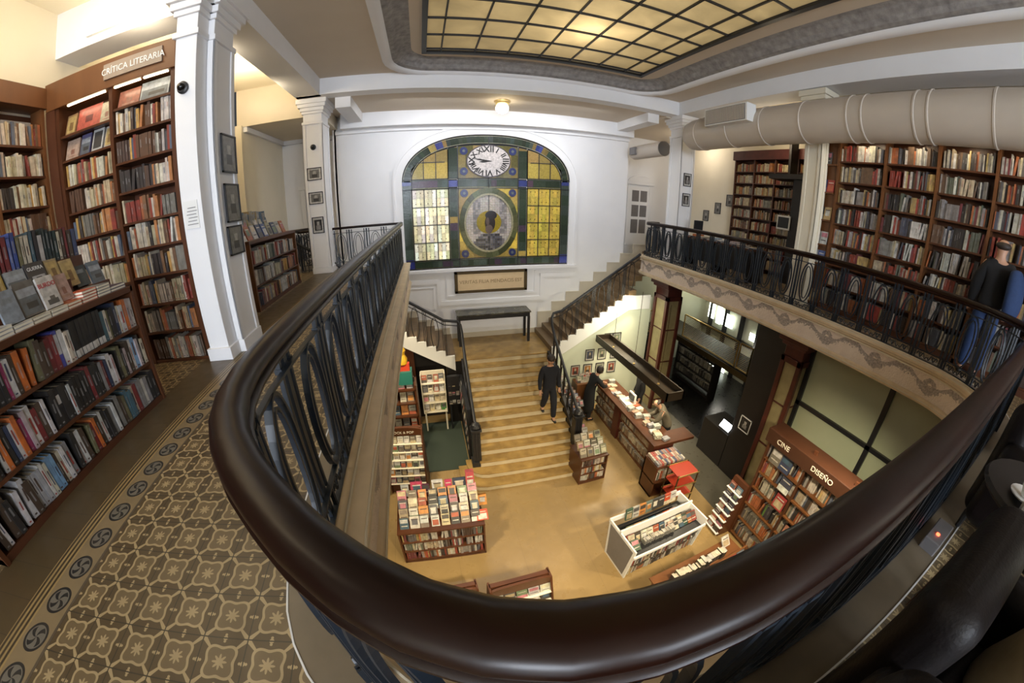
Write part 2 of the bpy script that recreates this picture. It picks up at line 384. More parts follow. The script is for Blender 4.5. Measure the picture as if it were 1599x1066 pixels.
        me.validate(); me.update()
        o = bpy.data.objects.new(name, me); COL.objects.link(o)
        if parent is not None: o.parent = parent
        elif base: o.location = base
        if smooth: 
            try: me.set_sharp_from_angle(angle=radians(40))
            except Exception: pass
        if bevel:
            b_ = o.modifiers.new('bevel', 'BEVEL'); b_.width = bevel; b_.segments = 2; b_.limit_method = 'ANGLE'
        return o
def tag(o, label, cat, group=None, kind=None):
    if label: o['label'] = label
    if cat: o['category'] = cat
    if group: o['group'] = group
    if kind: o['kind'] = kind
    return o
def thing(name, label, cat, loc=(0,0,0), group=None):
    o = bpy.data.objects.new(name, None); COL.objects.link(o); o.location = loc; o['_L'] = list(loc); o.empty_display_size = .1
    return tag(o, label, cat, group)
def struct(name, mb, m, **k):
    o = mb.build(name, m, **k); o['kind'] = 'structure'; return o
def bx(*a):
    m = MB(); m.box(*a); return m
def text_obj(name, txt, size, loc, xdir, ydir, m, parent, depth=.004, align='CENTER', bold=0.0):
    cu = bpy.data.curves.new(name, 'FONT'); cu.body = txt; cu.size = size; cu.extrude = depth; cu.offset = bold; cu.align_x = align; cu.align_y = 'CENTER'
    t = bpy.data.objects.new(name, cu); COL.objects.link(t)
    bpy.context.view_layer.update()
    me = bpy.data.meshes.new_from_object(t); bpy.data.objects.remove(t)
    xd = Vector(xdir).normalized(); yd = Vector(ydir).normalized(); zd = xd.cross(yd)
    R_ = Matrix((xd, yd, zd)).transposed().to_4x4()
    off = Vector(parent['_L']) if parent is not None and '_L' in parent else Vector((0,0,0))
    R_.translation = Vector(loc)-off
    me.transform(R_); me.materials.clear(); me.materials.append(m)
    o = bpy.data.objects.new(name, me); COL.objects.link(o)
    if parent is not None: o.parent = parent
    return o
def copy_tree(o, parent=None):
    c = o.copy(); COL.objects.link(c); c.parent = parent
    for ch in list(o.children): copy_tree(ch, c)
    return c
# ------------------------------------------------------------------ void outline and building shell
RC = (4.9, 1.30)                              # centre of the rounded right corner
_c = [(-.59, y) for y in (8.82, 7.6, 6.4, 5.2, 4.0, 3.0, 2.2, 1.6)]
_c += [(-.590, 1.30), (-.588, 1.12), (-.575, .95), (-.548, .81), (-.505, .695), (-.45, .60), (-.38, .51), (-.30, .425), (-.22, .345), (-.14, .278), (-.06, .222), (.02, .182), (.10, .156), (.20, .140), (.32, .132)]
NLEFT = len(_c)
_c += [(x, .13) for x in (.5, .9, 1.5, 2.2, 3.0, 3.8, 4.4)]
_c += [(RC[0]+1.17*cos(-pi/2+pi/2*k/14), RC[1]+1.17*sin(-pi/2+pi/2*k/14)) for k in range(15)]
_c += [(6.07, y) for y in (2.0, 3.0, 4.0, 5.0, 6.0, 7.0, 8.0)]
_c += [(6.42+.35*cos(pi-pi/2*k/6), 8.85+.35*sin(pi-pi/2*k/6)) for k in range(7)]+[(6.62, 9.2)]
def void_path(off, yl=None, yr=None):
    "gallery edge seen from above, from the far left end round the near side to the far right end; off = distance from the rail line into the void"
    out = []
    for i, p in enumerate(_c):
        a = _c[max(0, i-1)]; c = _c[min(len(_c)-1, i+1)]; d = Vector((c[0]-a[0], c[1]-a[1])).normalized(); out.append((p[0]-d.y*off, p[1]+d.x*off))
    return out
def P3(path, z): return [(x, y, z) for x, y in path]

edge = void_path(.10)
# upper floor: one slab outside the void, with the stair well left open at the back
b = MB()
XL, XR, YN = -4.7, 11.0, -8.0
def slab(poly, z0, z1): b.prism(poly, z0, z1)
nl = NLEFT; XC = edge[nl-1][0]
left = [(XL, 8.88), (XL, YN), (XC, YN)] + [edge[i] for i in range(nl-1, -1, -1)]
left = left[:-1]+[(-.49, 8.88)]
slab(left, -.5, 0)
nr0 = nl+7
slab([(XC, YN), (RC[0], YN)] + [edge[i] for i in range(nr0, nl-2, -1)], -.5, 0)
right = [(RC[0], YN), (XR, YN), (XR, 9.3), (6.62, 9.3)] + [edge[i] for i in range(len(edge)-2, nr0-1, -1)]
slab(right, -.5, 0)
slab([(XL, 8.88), (-3.35, 8.88), (-3.35, 11.3), (XL, 11.3)], -.5, 0)
slab([(7.35, 9.3), (XR, 9.3), (XR, 11.3), (7.35, 11.3)], -.5, 0)
struct('floor', b, M['tiles'])
# marble kerb under the railing
b = MB(); kp = void_path(-.02)
b.sweep(P3(kp, 0), [(-.16, .001), (-.16, .022), (.13, .022), (.13, -.05)][::-1], caps=False)
struct('trim_1', b, M['kerb'])
# moulded cornice and carved frieze on the gallery edge
fp = void_path(.10)
b = MB()
b.sweep(P3(fp, 0), [(-.10, .025), (.05, .03), (.075, .012), (.075, -.018), (.045, -.03), (.045, -.06), (.02, -.075), (.02, -.09), (-.05, -.09)], caps=False)
b.sweep(P3(fp, -.46), [(-.05, .05), (.02, .05), (.05, .035), (.06, 0), (.05, -.04), (-.05, -.05), (-.05, -.07)], caps=False)
struct('trim_2', b, M['stone'], smooth=True)
b = MB()
for o_, z_ in ((.072, .018), (-.03, .030), (.055, -.085), (.062, -.46)):
    b.sweep(P3(fp, z_), [(o_-.008, -.006), (o_-.006, .006), (o_, .010), (o_+.007, .006), (o_+.009, -.006), (o_-.008, -.006)], caps=False)
struct('trim_9', b, M['bead'], smooth=True)
b = MB(); b.sweep(P3(kp, 0), [(-.166, .001), (-.166, .025), (-.158, .025), (-.158, .001)][::-1], caps=False); struct('trim_10', b, M['white'])
b = MB(); b.sweep(P3(fp, -.45), [(.015, 0), (.015, .40)], caps=False)
struct('trim_3', b, M['frieze'])
# ground floor
struct('floor', bx(-5, 12, -8.0, 11.3, -4.75, -4.6), M['ground'])
b = MB(); b.box(-3.0, .58, 6.78, 8.9, -4.6, -4.585); tag(b.build('green_carpet', M['carpet']), 'dark green carpet laid beside the wide marble staircase', 'carpet')

# back wall with the arched window opening: full wall panels round it
WX0, WX1, WSP, WTOP, WBOT = -.62, 4.23, 2.03, 3.33, -.48
def arch(x):   # three-centred arch top
    t = (x-(WX0+WX1)/2)/((WX1-WX0)/2); t = max(-1, min(1, t))
    return WSP+(WTOP-WSP)*(1-abs(t)**2.45)**(1/2.0)
ax = [WX0+(WX1-WX0)*(.5-.5*cos(pi*i/40)) for i in range(41)]
b = MB(); yb = 10.5
b.box(-2.45, WX0, yb, yb+.25, -4.6, 4.3); b.box(WX1, 6.2, yb, yb+.25, -4.6, 4.3)
b.box(WX0, WX1, yb, yb+.25, -4.6, WBOT)
for i in range(40):
    x0, x1 = ax[i], ax[i+1]; b.prism([(x0, arch(x0)), (x1, arch(x1)), (x1, 4.3), (x0, 4.3)], yb, yb+.25, 'y')
struct('wall_back', b, M['wall'])
# plaster architrave round the arch
b = MB()
pts = [(WX0, WBOT-.08)]+[(x, arch(x)) for x in ax]+[(WX1, WBOT-.08)]
def outl(pts, d):
    out = []
    for i, p in enumerate(pts):
        a = pts[max(0, i-1)]; c = pts[min(len(pts)-1, i+1)]; tx, tz = c[0]-a[0], c[1]-a[1]; l = hypot(tx, tz); out.append((p[0]-tz/l*d, p[1]+tx/l*d))
    return out
for d0, d1, yy in ((.0, .20, .035), (.20, .26, .06)):
    o0 = outl(pts, d0); o1 = outl(pts, d1)
    for i in range(len(pts)-1):
        b.prism([o0[i], o0[i+1], o1[i+1], o1[i]], yb-yy, yb, 'y')
b.box(WX0-.3, WX1+.3, yb-.10, yb, WBOT-.09, WBOT-.02)
struct('trim_4', b, M['wall'])
# raised panel mouldings below the window
def polyband(b, pts, w, y0, y1):
    for (xa, za), (xb, zb) in zip(pts, pts[1:]):
        e = .002*(abs(xa-xb) < .01); b.box(min(xa, xb)-w/2, max(xa, xb)+w/2, y0+e, y1, min(za, zb)-w/2+e*2, max(za, zb)+w/2-e*2)
b = MB()
polyband(b, [(-2.4, -.85), (.28, -.85), (.28, -1.52), (3.42, -1.52), (3.42, -.80), (4.45, -.80)], .12, yb-.035, yb)
polyband(b, [(.52, -.66), (.52, -1.32), (3.20, -1.32), (3.20, -.66)], .05, yb-.03, yb)
polyband(b, [(-2.4, -1.02), (.12, -1.02), (.12, -1.70)], .03, yb-.02, yb)
struct('trim_5', b, M['wall'])
# stepped marble skirting following the right flight
b = MB()
for k in range(17):
    x0 = 3.30+.2335*k*1.0; z = -2.65+.153*(k+1)
    if k % 2 == 0: b.box(x0, x0+.467, yb-.03, yb, z-.3, z+.50)
    if k % 2 == 0: b.box(x0, x0+.467, yb-.045, yb, z+.50, z+.53)
b.box(.55, 3.3, yb-.03, yb, -2.65, -2.50)
for k in range(17):
    x0 = .54-.24*k; z = -2.65+.153*(k+1)
    if k % 2 == 0 and x0-.48 > -2.4: b.box(x0-.48, x0, yb-.03, yb, z-.3, z+.20)
struct('baseboard_back', b, mat('pale_marble_skirting', (.62, .57, .47), (.52, .47, .38), 3, .4))
# outer walls
struct('wall_left', bx(-4.85, -4.7, -8.0, 8.7, 0, 4.6), M['cream'])
b = MB(); b.box(-4.40, -4.25, 8.7, 11.3, 0, 3.65); b.box(-4.7, -4.25, 8.62, 8.72, 0, 3.65); struct('wall_left', b, M['cream'])
b = MB(); b.box(-4.3, -2.40, 11.3, 11.45, 0, 3.65); b.box(-2.5, -2.40, 10.5, 11.45, -2.6, 4.3); struct('wall_back', b, M['wall'])
b = MB(); b.box(6.15, 9.0, 11.7, 11.85, -.5, 4.3); b.box(6.15, 6.28, 10.6, 11.8, -3, 4.3); b.box(9.0, 9.15, 10.4, 11.85, 0, 4.3); struct('wall_right', b, M['wall'])
struct('wall_right', bx(8.95, 9.1, 2.0, 10.5, 0, 4.3), M['cream'])
struct('wall_right', bx(7.15, 7.3, -8.0, 4.0, 0, 4.3), M['cream'])
struct('ceiling', bx(6.3, 11, -8.0, 8.5, 4.58, 4.7), M['ceil'])
struct('wall_left', bx(-5.1, -5.0, -8.0, 11.3, -4.6, -.5), M['cream'])
# street wall behind the photographer, with two tall windows
b = MB(); b.box(-5, 12, -8.15, -8.0, -4.6, .9); b.box(-5, -3.3, -8.15, -8.0, .9, 3.6); b.box(.1, 2.1, -8.15, -8.0, .9, 3.6); b.box(5.1, 12, -8.15, -8.0, .9, 3.6); b.box(-5, 12, -8.15, -8.0, 3.6, 4.6)
struct('wall_front', b, M['wall'])
for i, (x0, x1) in enumerate(((-3.3, .1), (2.1, 5.1))):
    f = MB()
    for x in (x0+.04, (x0+x1)/2, x1-.04): f.box(x-.04, x+.04, -8.14, -8.02, .9, 3.6)
    for z in (.94, 2.3, 3.56): f.box(x0, x1, -8.13, -8.03, z-.04, z+.04)
    w_ = struct('window_%d' % (i+2), f, M['white'])
    g = bx(x0, x1, -8.10, -8.09, .9, 3.6).build('pane', M['street'], w_)
# ceilings
b = MB(); zc = 4.3
CX0, CX1, CY0, CY1, CR = -.62, 5.5, -.6, 8.1, .75
def rrect(x0, x1, y0, y1, r, n=6):
    p = []
    for cx, cy, t0 in ((x1-r, y1-r, 0), (x0+r, y1-r, pi/2), (x0+r, y0+r, pi), (x1-r, y0+r, 3*pi/2)):
        for k in range(n+1): p.append((cx+r*cos(t0+pi/2*k/n), cy+r*sin(t0+pi/2*k/n)))
    return p
hole = rrect(CX0, CX1, CY0, CY1, CR)
def frame_slab(b, x0, x1, y0, y1, r, X0, X1, Y0, Y1, z0, z1, n=8):
    "flat ceiling with a round-cornered rectangular opening"
    b.box(X0, x0, Y0, Y1, z0, z1); b.box(x1, X1, Y0, Y1, z0, z1); b.box(x0, x1, Y0, y0, z0, z1); b.box(x0, x1, y1, Y1, z0, z1)
    for cx, cy, sx, sy in ((x0, y0, 1, 1), (x1, y0, -1, 1), (x0, y1, 1, -1), (x1, y1, -1, -1)):
        arc = [(cx+sx*r*(1-cos(t)), cy+sy*r*(1-sin(t))) for t in [pi/2*k/n for k in range(n+1)]]
        for k in range(n): b.prism([(cx, cy), arc[k], arc[k+1]], z0, z1)
frame_slab(b, CX0, CX1, CY0, CY1, CR, -2.25, 6.4, -8.0, 8.4, zc, zc+.12)
struct('ceiling', b, M['ceil'])
b = MB()
hp = [(x, y, zc) for x, y in hole]
# carved relief cove between ceiling and skylight
b.sweep(hp, [(0, 0), (.10, .03), (.16, .10), (.28, .17), (.40, .20)], closed=True, caps=False)
struct('ceiling_relief', b, M['relief']); COL.objects['ceiling_relief'].name = 'trim_6'
b = MB(); b.sweep(hp, [(-.16, -.0), (-.16, -.05), (-.06, -.07), (0, -.04), (.02, .0)], closed=True, caps=False)
struct('trim_7', b, M['wall'], smooth=True)
b = MB(); inner = rrect(-.02, 4.72, .2, 7.45, .12); mid = rrect(CX0+.38, CX1-.38, CY0+.38, CY1-.38, CR-.3)
for i in range(len(mid)):
    j = (i+1) % len(mid); b.prism([mid[i], mid[j], inner[j], inner[i]], zc+.19, zc+.24)
struct('ceiling', b, M['ceil'])
# beams
b = MB()
b.box(-2.75, 6.95, 8.15, 8.5, 3.94, 4.6)      # across, in front of the stair
b.box(-2.75, -2.20, -8.0, 8.3, 3.94, 4.6)     # over the left column row
b.box(6.35, 6.95, -8.0, 8.3, 3.96, 4.6)       # over the right column row
b.box(-4.7, -2.5, 3.95, 4.35, 3.9, 4.6)       # cross beam behind the literary-criticism shelves
b.box(-1.95, -1.6, 8.5, 10.5, 3.7, 4.0); b.box(5.6, 5.95, 8.5, 10.5, 3.7, 4.0)
b.box(-2.2, 6.2, 10.15, 10.5, 3.56, 4.0)
struct('ceiling', b, M['wall'])
b = MB(); b.box(-2.75, 7.6, 8.45, 10.6, 3.95, 4.1); b.box(6.15, 9.2, 8.45, 11.9, 3.9, 4.1); struct('ceiling', b, M['ceil'])
b = MB(); b.box(-4.85, -2.5, -8.0, 8.72, 4.5, 4.6); struct('ceiling', b, mat('bright_cream_ceiling', (.84, .78, .62), (.8, .73, .57), 2, .8))
b = MB(); b.box(-4.4, -2.35, 8.7, 11.4, 3.62, 4.6); struct('ceiling', b, M['ceilw'])
b = MB(); b.box(6.9, 11.0, -8.0, 8.5, 4.3, 4.4); struct('ceiling', b, M['ceilw'])
b = MB(); b.box(-4.26, -2.45, 11.2, 11.3, 3.5, 3.62); b.box(-4.25, -4.15, 8.72, 11.3, 3.5, 3.62); b.box(-2.4, 6.2, 10.42, 10.5, 3.46, 3.56); struct('trim_8', b, M['wall'])
# attic box above the skylight keeps the daylight in
b = MB(); b.box(-2.3, 6.4, -8.0, -7.9, 4.4, 6.5); b.box(-2.3, 6.4, 8.3, 8.4, 4.4, 6.5); b.box(-2.35, -2.25, -8.0, 8.4, 4.4, 6.5); b.box(6.35, 6.45, -8.0, 8.4, 4.4, 6.5); b.box(-2.3, 6.4, -8.0, 8.4, 6.5, 6.6)
struct('trim_20', b, M['wall'])
# upper columns
def column(x0, x1, y0, y1, n):
    b = MB(); b.box(x0, x1, y0, y1, 0, 3.95)
    if 'tall' in n: b.box(x0-.02, x1-.07, y0-.22, y0, 0, 3.95); b.box(x0-.05, x1-.04, y0-.25, y0-.03, 0, .14)
    if 'tall' in n:
        for z0, z1, e in ((3.38, 3.44, .03), (3.62, 3.68, .03), (3.68, 3.76, .06), (3.76, 3.84, .10), (3.84, 3.95, .13)): b.box(x0-.02-e, x1-.07+e, y0-.22-e, y0, z0, z1)
    # raised pilaster strips and plinth
    b.box(x0-.03, x1+.03, y0-.03, y1+.03, 0, .14)
    for z0, z1, e in ((3.38, 3.44, .03), (3.62, 3.68, .03), (3.68, 3.76, .06), (3.76, 3.84, .10), (3.84, 3.95, .13)): b.box(x0-e, x1+e, y0-e, y1+e, z0, z1)
    w = .06
    for (xa, xb) in ((x0-.02, x0+w), (x1-w, x1+.02)):
        b.box(xa, xb, y0-.02, y0+.0, .14, 3.38)
    for (ya, yb_) in ((y0-.02, y0+w), (y1-w, y1+.02)):
        b.box(x1, x1+.02, ya, yb_, .14, 3.38); b.box(x0-.02, x0, ya, yb_, .14, 3.38)
    o = b.build('column', M['cream'] if 'cream' in n else M['wall'], bevel=.006, base=(x0, y0, 0)); return tag(o, n, 'column')
for c in ((-2.50, -2.20, 3.80, 4.24, 'tall white square column with three framed photographs beside the literary criticism shelves'),
          (-2.68, -2.25, 8.48, 9.05, 'white column at the back left, standing beside the oval railing'),
          (6.45, 6.85, 8.12, 8.62, 'white column at the far right end of the gallery with two framed portraits'),
          (6.50, 6.72, 4.05, 4.38, 'cream column between the dark doorway and the large right-hand bookcase')): column(*c)
# lower pillars of the ground floor
def lower_pillar(x0, x1, y0, y1, lab):
    b = MB(); b.box(x0, x1, y0, y1, -4.6, -.5); o = tag(b.build('pillar', M['greenmarble']), lab, 'pillar')
    b = MB(); e = .012
    for x in (x0, x1):
        for y in (y0, y1): b.box(x-.05 if x == x0 else x-.05, x+.05, y-.05, y+.05, -4.6, -1.0)
    for z in (-2.0, -3.0, -4.3): b.box(x0-e, x1+e, y0-e, y1+e, z-.02, z+.02)
    for z0, z1, e in ((-1.12, -1.0, .05), (-1.0, -.78, .02), (-.78, -.70, .09), (-.70, -.5, .15)): b.box(x0-e, x1+e, y0-e, y1+e, z0, z1)
    b.build('capital', M['redmarble'], o, bevel=.008); return o
lower_pillar(6.40, 6.86, 8.10, 8.66, 'marble-panelled pillar with dark red capital behind the sales counter'); lower_pillar(6.40, 6.80, 3.62, 4.02, 'marble-panelled pilaster with dark red capital beside the green glass wall')
# green glazed wall at the right of the ground floor
b = MB(); b.box(6.70, 6.74, -2.5, 3.6, -4.6, -.5); struct('window_4', b, M['glassw'])
b = MB()
for y in (3.56, 1.86, .16, -1.54): b.box(6.64, 6.76, y-.045, y+.045, -4.6, -.5)
for z in (-.56, -1.86, -3.2): b.box(6.64, 6.76, -2.5, 3.6, z-.04, z+.04)
b.build('window_frame', M['black'], COL.objects['window_4'])
# ------------------------------------------------------------------ main staircase
b = MB(); r = MB(); yn = [5.90+.2445*i for i in range(13)]
def bull(x0, x1, y0, y1, rad):   # tread plan with a rounded left end
    return [(x1, y1), (x0, y1), (x0, y0+rad)]+[(x0+rad-rad*cos(t), y0+rad-rad*sin(t)) for t in (.3, .6, .9, 1.2, pi/2)]+[(x1, y0)]
for i in range(13):
    z = -4.6+.15*(i+1); x0, x1 = (.78, 3.12)
    if i == 0: pr = bull(.30, 3.45, yn[0], 6.72, .55); pr2 = bull(.335, 3.42, yn[0]+.03, 6.72, .53)
    elif i == 1: pr = bull(.48, 3.36, yn[1], 6.74, .45); pr2 = bull(.51, 3.33, yn[1]+.03, 6.74, .43)
    else: pr = [(x0, yn[i]), (x1, yn[i]), (x1, 8.9), (x0, 8.9)]; pr2 = [(x0+.02, yn[i]+.02), (x1-.02, yn[i]+.02), (x1-.02, 8.9), (x0+.02, 8.9)]
    if i < 12: b.prism(pr, z-.03, z)
    r.prism(pr2, z-.15, z-.03 if i < 12 else z-.03)
b.box(.30, 3.45, 8.83, 10.5, -2.68, -2.65)
b.box(.30, 3.45, 8.86, 10.5, -4.6, -2.68)
st = thing('staircase', 'wide central marble staircase rising from the shop floor to a landing, splitting left and right', 'staircase', (1.95, 7.4, -4.6))
b.build('treads', M['tread'], st, bevel=.006); r.build('risers', M['riser'], st)
# upper flights
def flight(x0, dx, n, name, ztop, y1=10.5):
    t = MB(); s = MB()
    for k in range(n):
        z = -2.65+.153*(k+1); xa = x0+dx*k; xb = x0+dx*(k+1)
        if k >= 11 and dx > 0: ya = 9.32
        else: ya = 8.86
        t.box(xa-.02*(1 if dx > 0 else -1), xb, ya, y1, z-.153, z)
    t.build(name, M['brownst'], st)
flight(.54, -.24, 16, 'left_flight', 0); flight(3.24, .2335, 17, 'right_flight', 0)
# white stepped stringers
def stringer(x0, dx, n, name, xend):
    s = MB(); poly = [(x0, -2.65-.28)]
    for k in range(n):
        z = -2.65+.153*(k+1); poly += [(x0+dx*k, z-.0), (x0+dx*(k+1), z-.0)]
    zl = poly[-1][1]
    if xend: poly.append((xend, zl))
    poly.append((poly[-1][0], zl-.42)); 
    if xend: poly.append((x0+dx*n, zl-.42))
    s.prism(poly, 8.80, 8.86, 'y'); s.build(name, M['white'], st)
stringer(.54, -.24, 16, 'left_stringer', None); stringer(3.24, .2335, 10, 'right_stringer', 6.3)
# walls closing the space under the flights
b = MB(); b.prism([(3.12, -4.6), (6.4, -4.6), (6.4, -1.2), (5.6, -1.2), (3.24, -2.75), (3.12, -2.75)], 8.86, 8.95, 'y'); struct('trim_21', b, mat('greenish_white_plaster', (.66, .70, .56), (.60, .64, .50), 2, .7))
b = MB(); b.prism([(-3.3, -4.6), (.78, -4.6), (.6, -2.85), (-3.2, -.55)], 9.3, 9.4, 'y'); struct('trim_21', b, M['darkroom'])
b = MB(); b.prism([(6.35, -4.6), (8.9, -4.6), (8.9, -4.62), (8.84, -4.62), (6.35, -4.6)], .1, .2, 'x') if False else None
b = MB()
# side cheeks of the main flight
for x in (.70, 3.12):
    b.prism([(6.5, -4.6), (8.86, -4.6), (8.86, -2.62), (8.6, -2.66), (6.5, -3.98)], x, x+.08, 'x')
struct('trim_21', b, M['darkroom'])
struct('trim_21', bx(.3, .78, 8.84, 8.9, -4.6, -2.68), M['darkroom'])
# stair railings: newel, sloping rail over the main flight, then along the upper flight
def stair_rail(side):
    x = .74 if side < 0 else 3.16
    t = thing('stair_railing', ('dark iron stair railing with newel post on the left of the central stairs' if side < 0 else
              'dark iron stair railing with newel post on the right of the central stairs'), 'railing', (x, 6.55, -4.3), 'railings of the central staircase' )
    nw = MB(); h = -3.32
    nw.box(x-.13, x+.13, 6.42, 6.68, -4.3, -4.16); nw.box(x-.09, x+.09, 6.46, 6.64, -4.16, h)
    for dx in (-.1, -.035, .03): nw.box(x+dx, x+dx+.025, 6.44, 6.66, -4.1, h-.05)
    nw.box(x-.12, x+.12, 6.43, 6.67, h, h+.05); nw.lathe([(.10, h+.05), (.12, h+.09), (.09, h+.16), (.03, h+.20), (.001, h+.21)], (x, 6.55, 0), 12)
    nw.build('newel_post', M['black'], t, bevel=.006)
    pts = [(x, 6.5, -3.26), (x, 6.62, -3.20), (x, 7.4, -2.72), (x, 8.4, -2.06), (x, 8.66, -1.80), (x+.02*side, 8.78, -1.64)]
    if side < 0: up_ = [(x-.08, 8.83, -1.56)]+[(.54-.24*k, 8.83, -1.66+.155*k+.0) for k in range(1, 17)]
    else: up_ = [(x+.08, 8.83, -1.52)]+[(3.24+.2335*k, 8.83, -1.62+.155*k) for k in range(1, 12)]
    hr = MB(); hr.tube(pts+up_, .038, 10); hr.build('handrail', M['black'], t, smooth=True)
    # spindles and ovals
    for j in range(7):
        y = 6.82+j*.30; zt = -3.28+(y-6.5)*.615; zb = -4.6+.15*min(12, int((y-5.9)/.2445)+1)
        s = MB()
        if j % 2:
            s.tube([(x, y+.10*cos(a), (zt+zb)/2+.04+(zt-zb)*.40*sin(a)) for a in [2*pi*k/18 for k in range(18)]], .012, 5, closed=True)
        for dy in (-.13, -.17): s.box(x-.012, x+.012, y+dy-.01, y+dy+.01, zb, zt+dy*.6)
        s.build('baluster', M['black'], t)
    q = up_[1:]
    for j in range(0, len(q)-1):
        xx, _, zt = q[j]; zb = zt-.98; s = MB()
        if j % 2:
            s.tube([(xx+.10*cos(a), 8.83, (zt+zb)/2+.42*sin(a)) for a in [2*pi*k/18 for k in range(18)]], .011, 5, closed=True)
        else:
            for dx in (-.04, 0, .04): s.box(xx+dx-.008, xx+dx+.008, 8.82, 8.84, zb, zt)
        s.build('baluster', M['black'], t)
    lr = MB(); lr.tube([(a, b_, c-.12) for a, b_, c in up_], .012, 5); lr.build('lower_rail', M['black'], t)
stair_rail(-1); stair_rail(1)
# ------------------------------------------------------------------ gallery railing round the void
path = void_path(0)
prof_k = .76
def resample(p, step):
    out = []; acc = 0; d = [0]
    for a, c in zip(p, p[1:]): d.append(d[-1]+hypot(c[0]-a[0], c[1]-a[1]))
    n = int(d[-1]/step)
    for k in range(n):
        s = (k+.5)*d[-1]/n
        for i in range(len(d)-1):
            if d[i] <= s <= d[i+1]:
                t = (s-d[i])/(d[i+1]-d[i]); a, c = p[i], p[i+1]
                out.append(((a[0]+t*(c[0]-a[0]), a[1]+t*(c[1]-a[1])), atan2(c[1]-a[1], c[0]-a[0]))); break
    return out
gl = thing('gallery_railing', 'slate-blue iron railing with oval scrolls and thick mahogany handrail round the open well', 'railing', (2.7, .13, 0))
hr = MB()
prof = [(-.030, -.055), (-.045, -.050), (-.050, -.038), (-.040, -.030), (-.058, -.022), (-.062, -.004), (-.056, .014), (-.040, .028), (-.018, .036), (.0, .038), (.018, .036), (.040, .028), (.056, .014), (.062, -.004), (.058, -.022), (.040, -.030), (.050, -.038), (.045, -.050), (.030, -.055), (-.030, -.055)]
prof = [(-.022, -.060), (-.030, -.052), (-.044, -.050), (-.052, -.042), (-.052, -.034), (-.046, -.027), (-.036, -.024), (-.038, -.018), (-.047, -.010), (-.049, .002), (-.045, .016), (-.034, .027), (-.018, .034), (0, .036)]
prof = prof+[(-a, c) for a, c in prof[-2::-1]]+[prof[0]]
fine = [path[0]]
for a, c in zip(path, path[1:]):
    n = max(1, int(hypot(c[0]-a[0], c[1]-a[1])/.25))
    for k in range(1, n+1): fine.append((a[0]+(c[0]-a[0])*k/n, a[1]+(c[1]-a[1])*k/n))
hr.sweep(P3(path, .975), prof[::-1]); o = hr.build('handrail', M['rail'], gl, smooth=True)
m_ = MB(); m_.sweep(P3(path, .915), [(-.022, 0), (.022, 0), (.022, .012), (-.022, .012), (-.022, 0)]); m_.build('rail_plate', M['iron'], gl)
m_ = MB(); m_.sweep(P3(path, .835), [(-.012, -.006), (.012, -.006), (.012, .006), (-.012, .006), (-.012, -.006)]); m_.build('mid_rail', M['iron'], gl)
m_ = MB(); m_.sweep(P3(path, .155), [(-.014, -.007), (.014, -.007), (.014, .007), (-.014, .007), (-.014, -.007)]); m_.sweep(P3(path, .03), [(-.014, -.007), (.014, -.007), (.014, .007), (-.014, .007), (-.014, -.007)]); m_.build('bottom_rail', M['iron'], gl)
def oval_mb():
    m_ = MB(); n = 28
    for R, hw, w in ((.125, .335, .016), (.075, .28, .010)):
        vs = []
        for k in range(n):
            t = 2*pi*k/n
            for dr in (-.007, .007):
                for dy in (-w, w): vs.append(((R+dr)*cos(t), dy, .495+(hw+dr)*sin(t)))
        fs = []
        for k in range(n):
            a = 4*k; c = 4*((k+1) % n)
            fs += [(a, a+1, c+1, c), (a+1, a+3, c+3, c+1), (a+3, a+2, c+2, c+3), (a+2, a, c, c+2)]
        if R > .1 or True: m_.add(vs, fs)
    return m_
def bars_mb():
    m_ = MB()
    m_.box(-.018, .018, -.012, .012, .03, .92)
    for x in (-.058, .058): m_.box(x-.011, x+.011, -.010, .010, .155, .92)
    for x in (-.058, .0, .058): m_.box(x-.016, x+.016, -.016, .016, .83, .85)
    return m_
def scroll_mb():
    m_ = MB()
    for s in (-1, 1):
        pts = [(s*(.16-.15*k/16), 0, .092+.035*sin(2*pi*k/8.0)) for k in range(17)]
        m_.tube(pts, .008, 5)
        m_.tube([(s*(.10)+.03*cos(a)*(1-a/12), 0, .095+.03*sin(a)*(1-a/12)) for a in [k*.6 for k in range(14)]], .006, 5)
    for x in (-.20, -.185, .20, .185): m_.box(x-.004, x+.004, -.01, .01, .03, .155)
    return m_
om, bm, sm = oval_mb(), bars_mb(), scroll_mb()
spots = resample(path, .463); first = {}
for i, ((x, y), a) in enumerate(spots):
    for nm, mb_, dx in (('oval_scroll', om, 0), ('baluster', bm, .2315), ('scroll_panel', sm, 0)):
        if nm not in first:
            o = mb_.build(nm, M['iron']); first[nm] = o.data; o.parent = gl
        else:
            o = bpy.data.objects.new(nm, first[nm]); COL.objects.link(o); o.parent = gl
        px_, py_ = x+dx*cos(a), y+dx*sin(a)
        if dx and i < len(spots)-1:
            (x2, y2), a2 = spots[i+1]; px_, py_ = (x+x2)/2, (y+y2)/2
            am = a+((a2-a+pi) % (2*pi)-pi)/2; r_ = am
            if abs(a2-a) > .05:
                dchord = hypot(x2-x, y2-y); bul = dchord*dchord/8/1.1; px_ += bul*sin(am); py_ -= bul*cos(am)
        else: r_ = a
        o.location = (px_-2.7, py_-.13, 0); o.rotation_euler = (0, 0, r_)
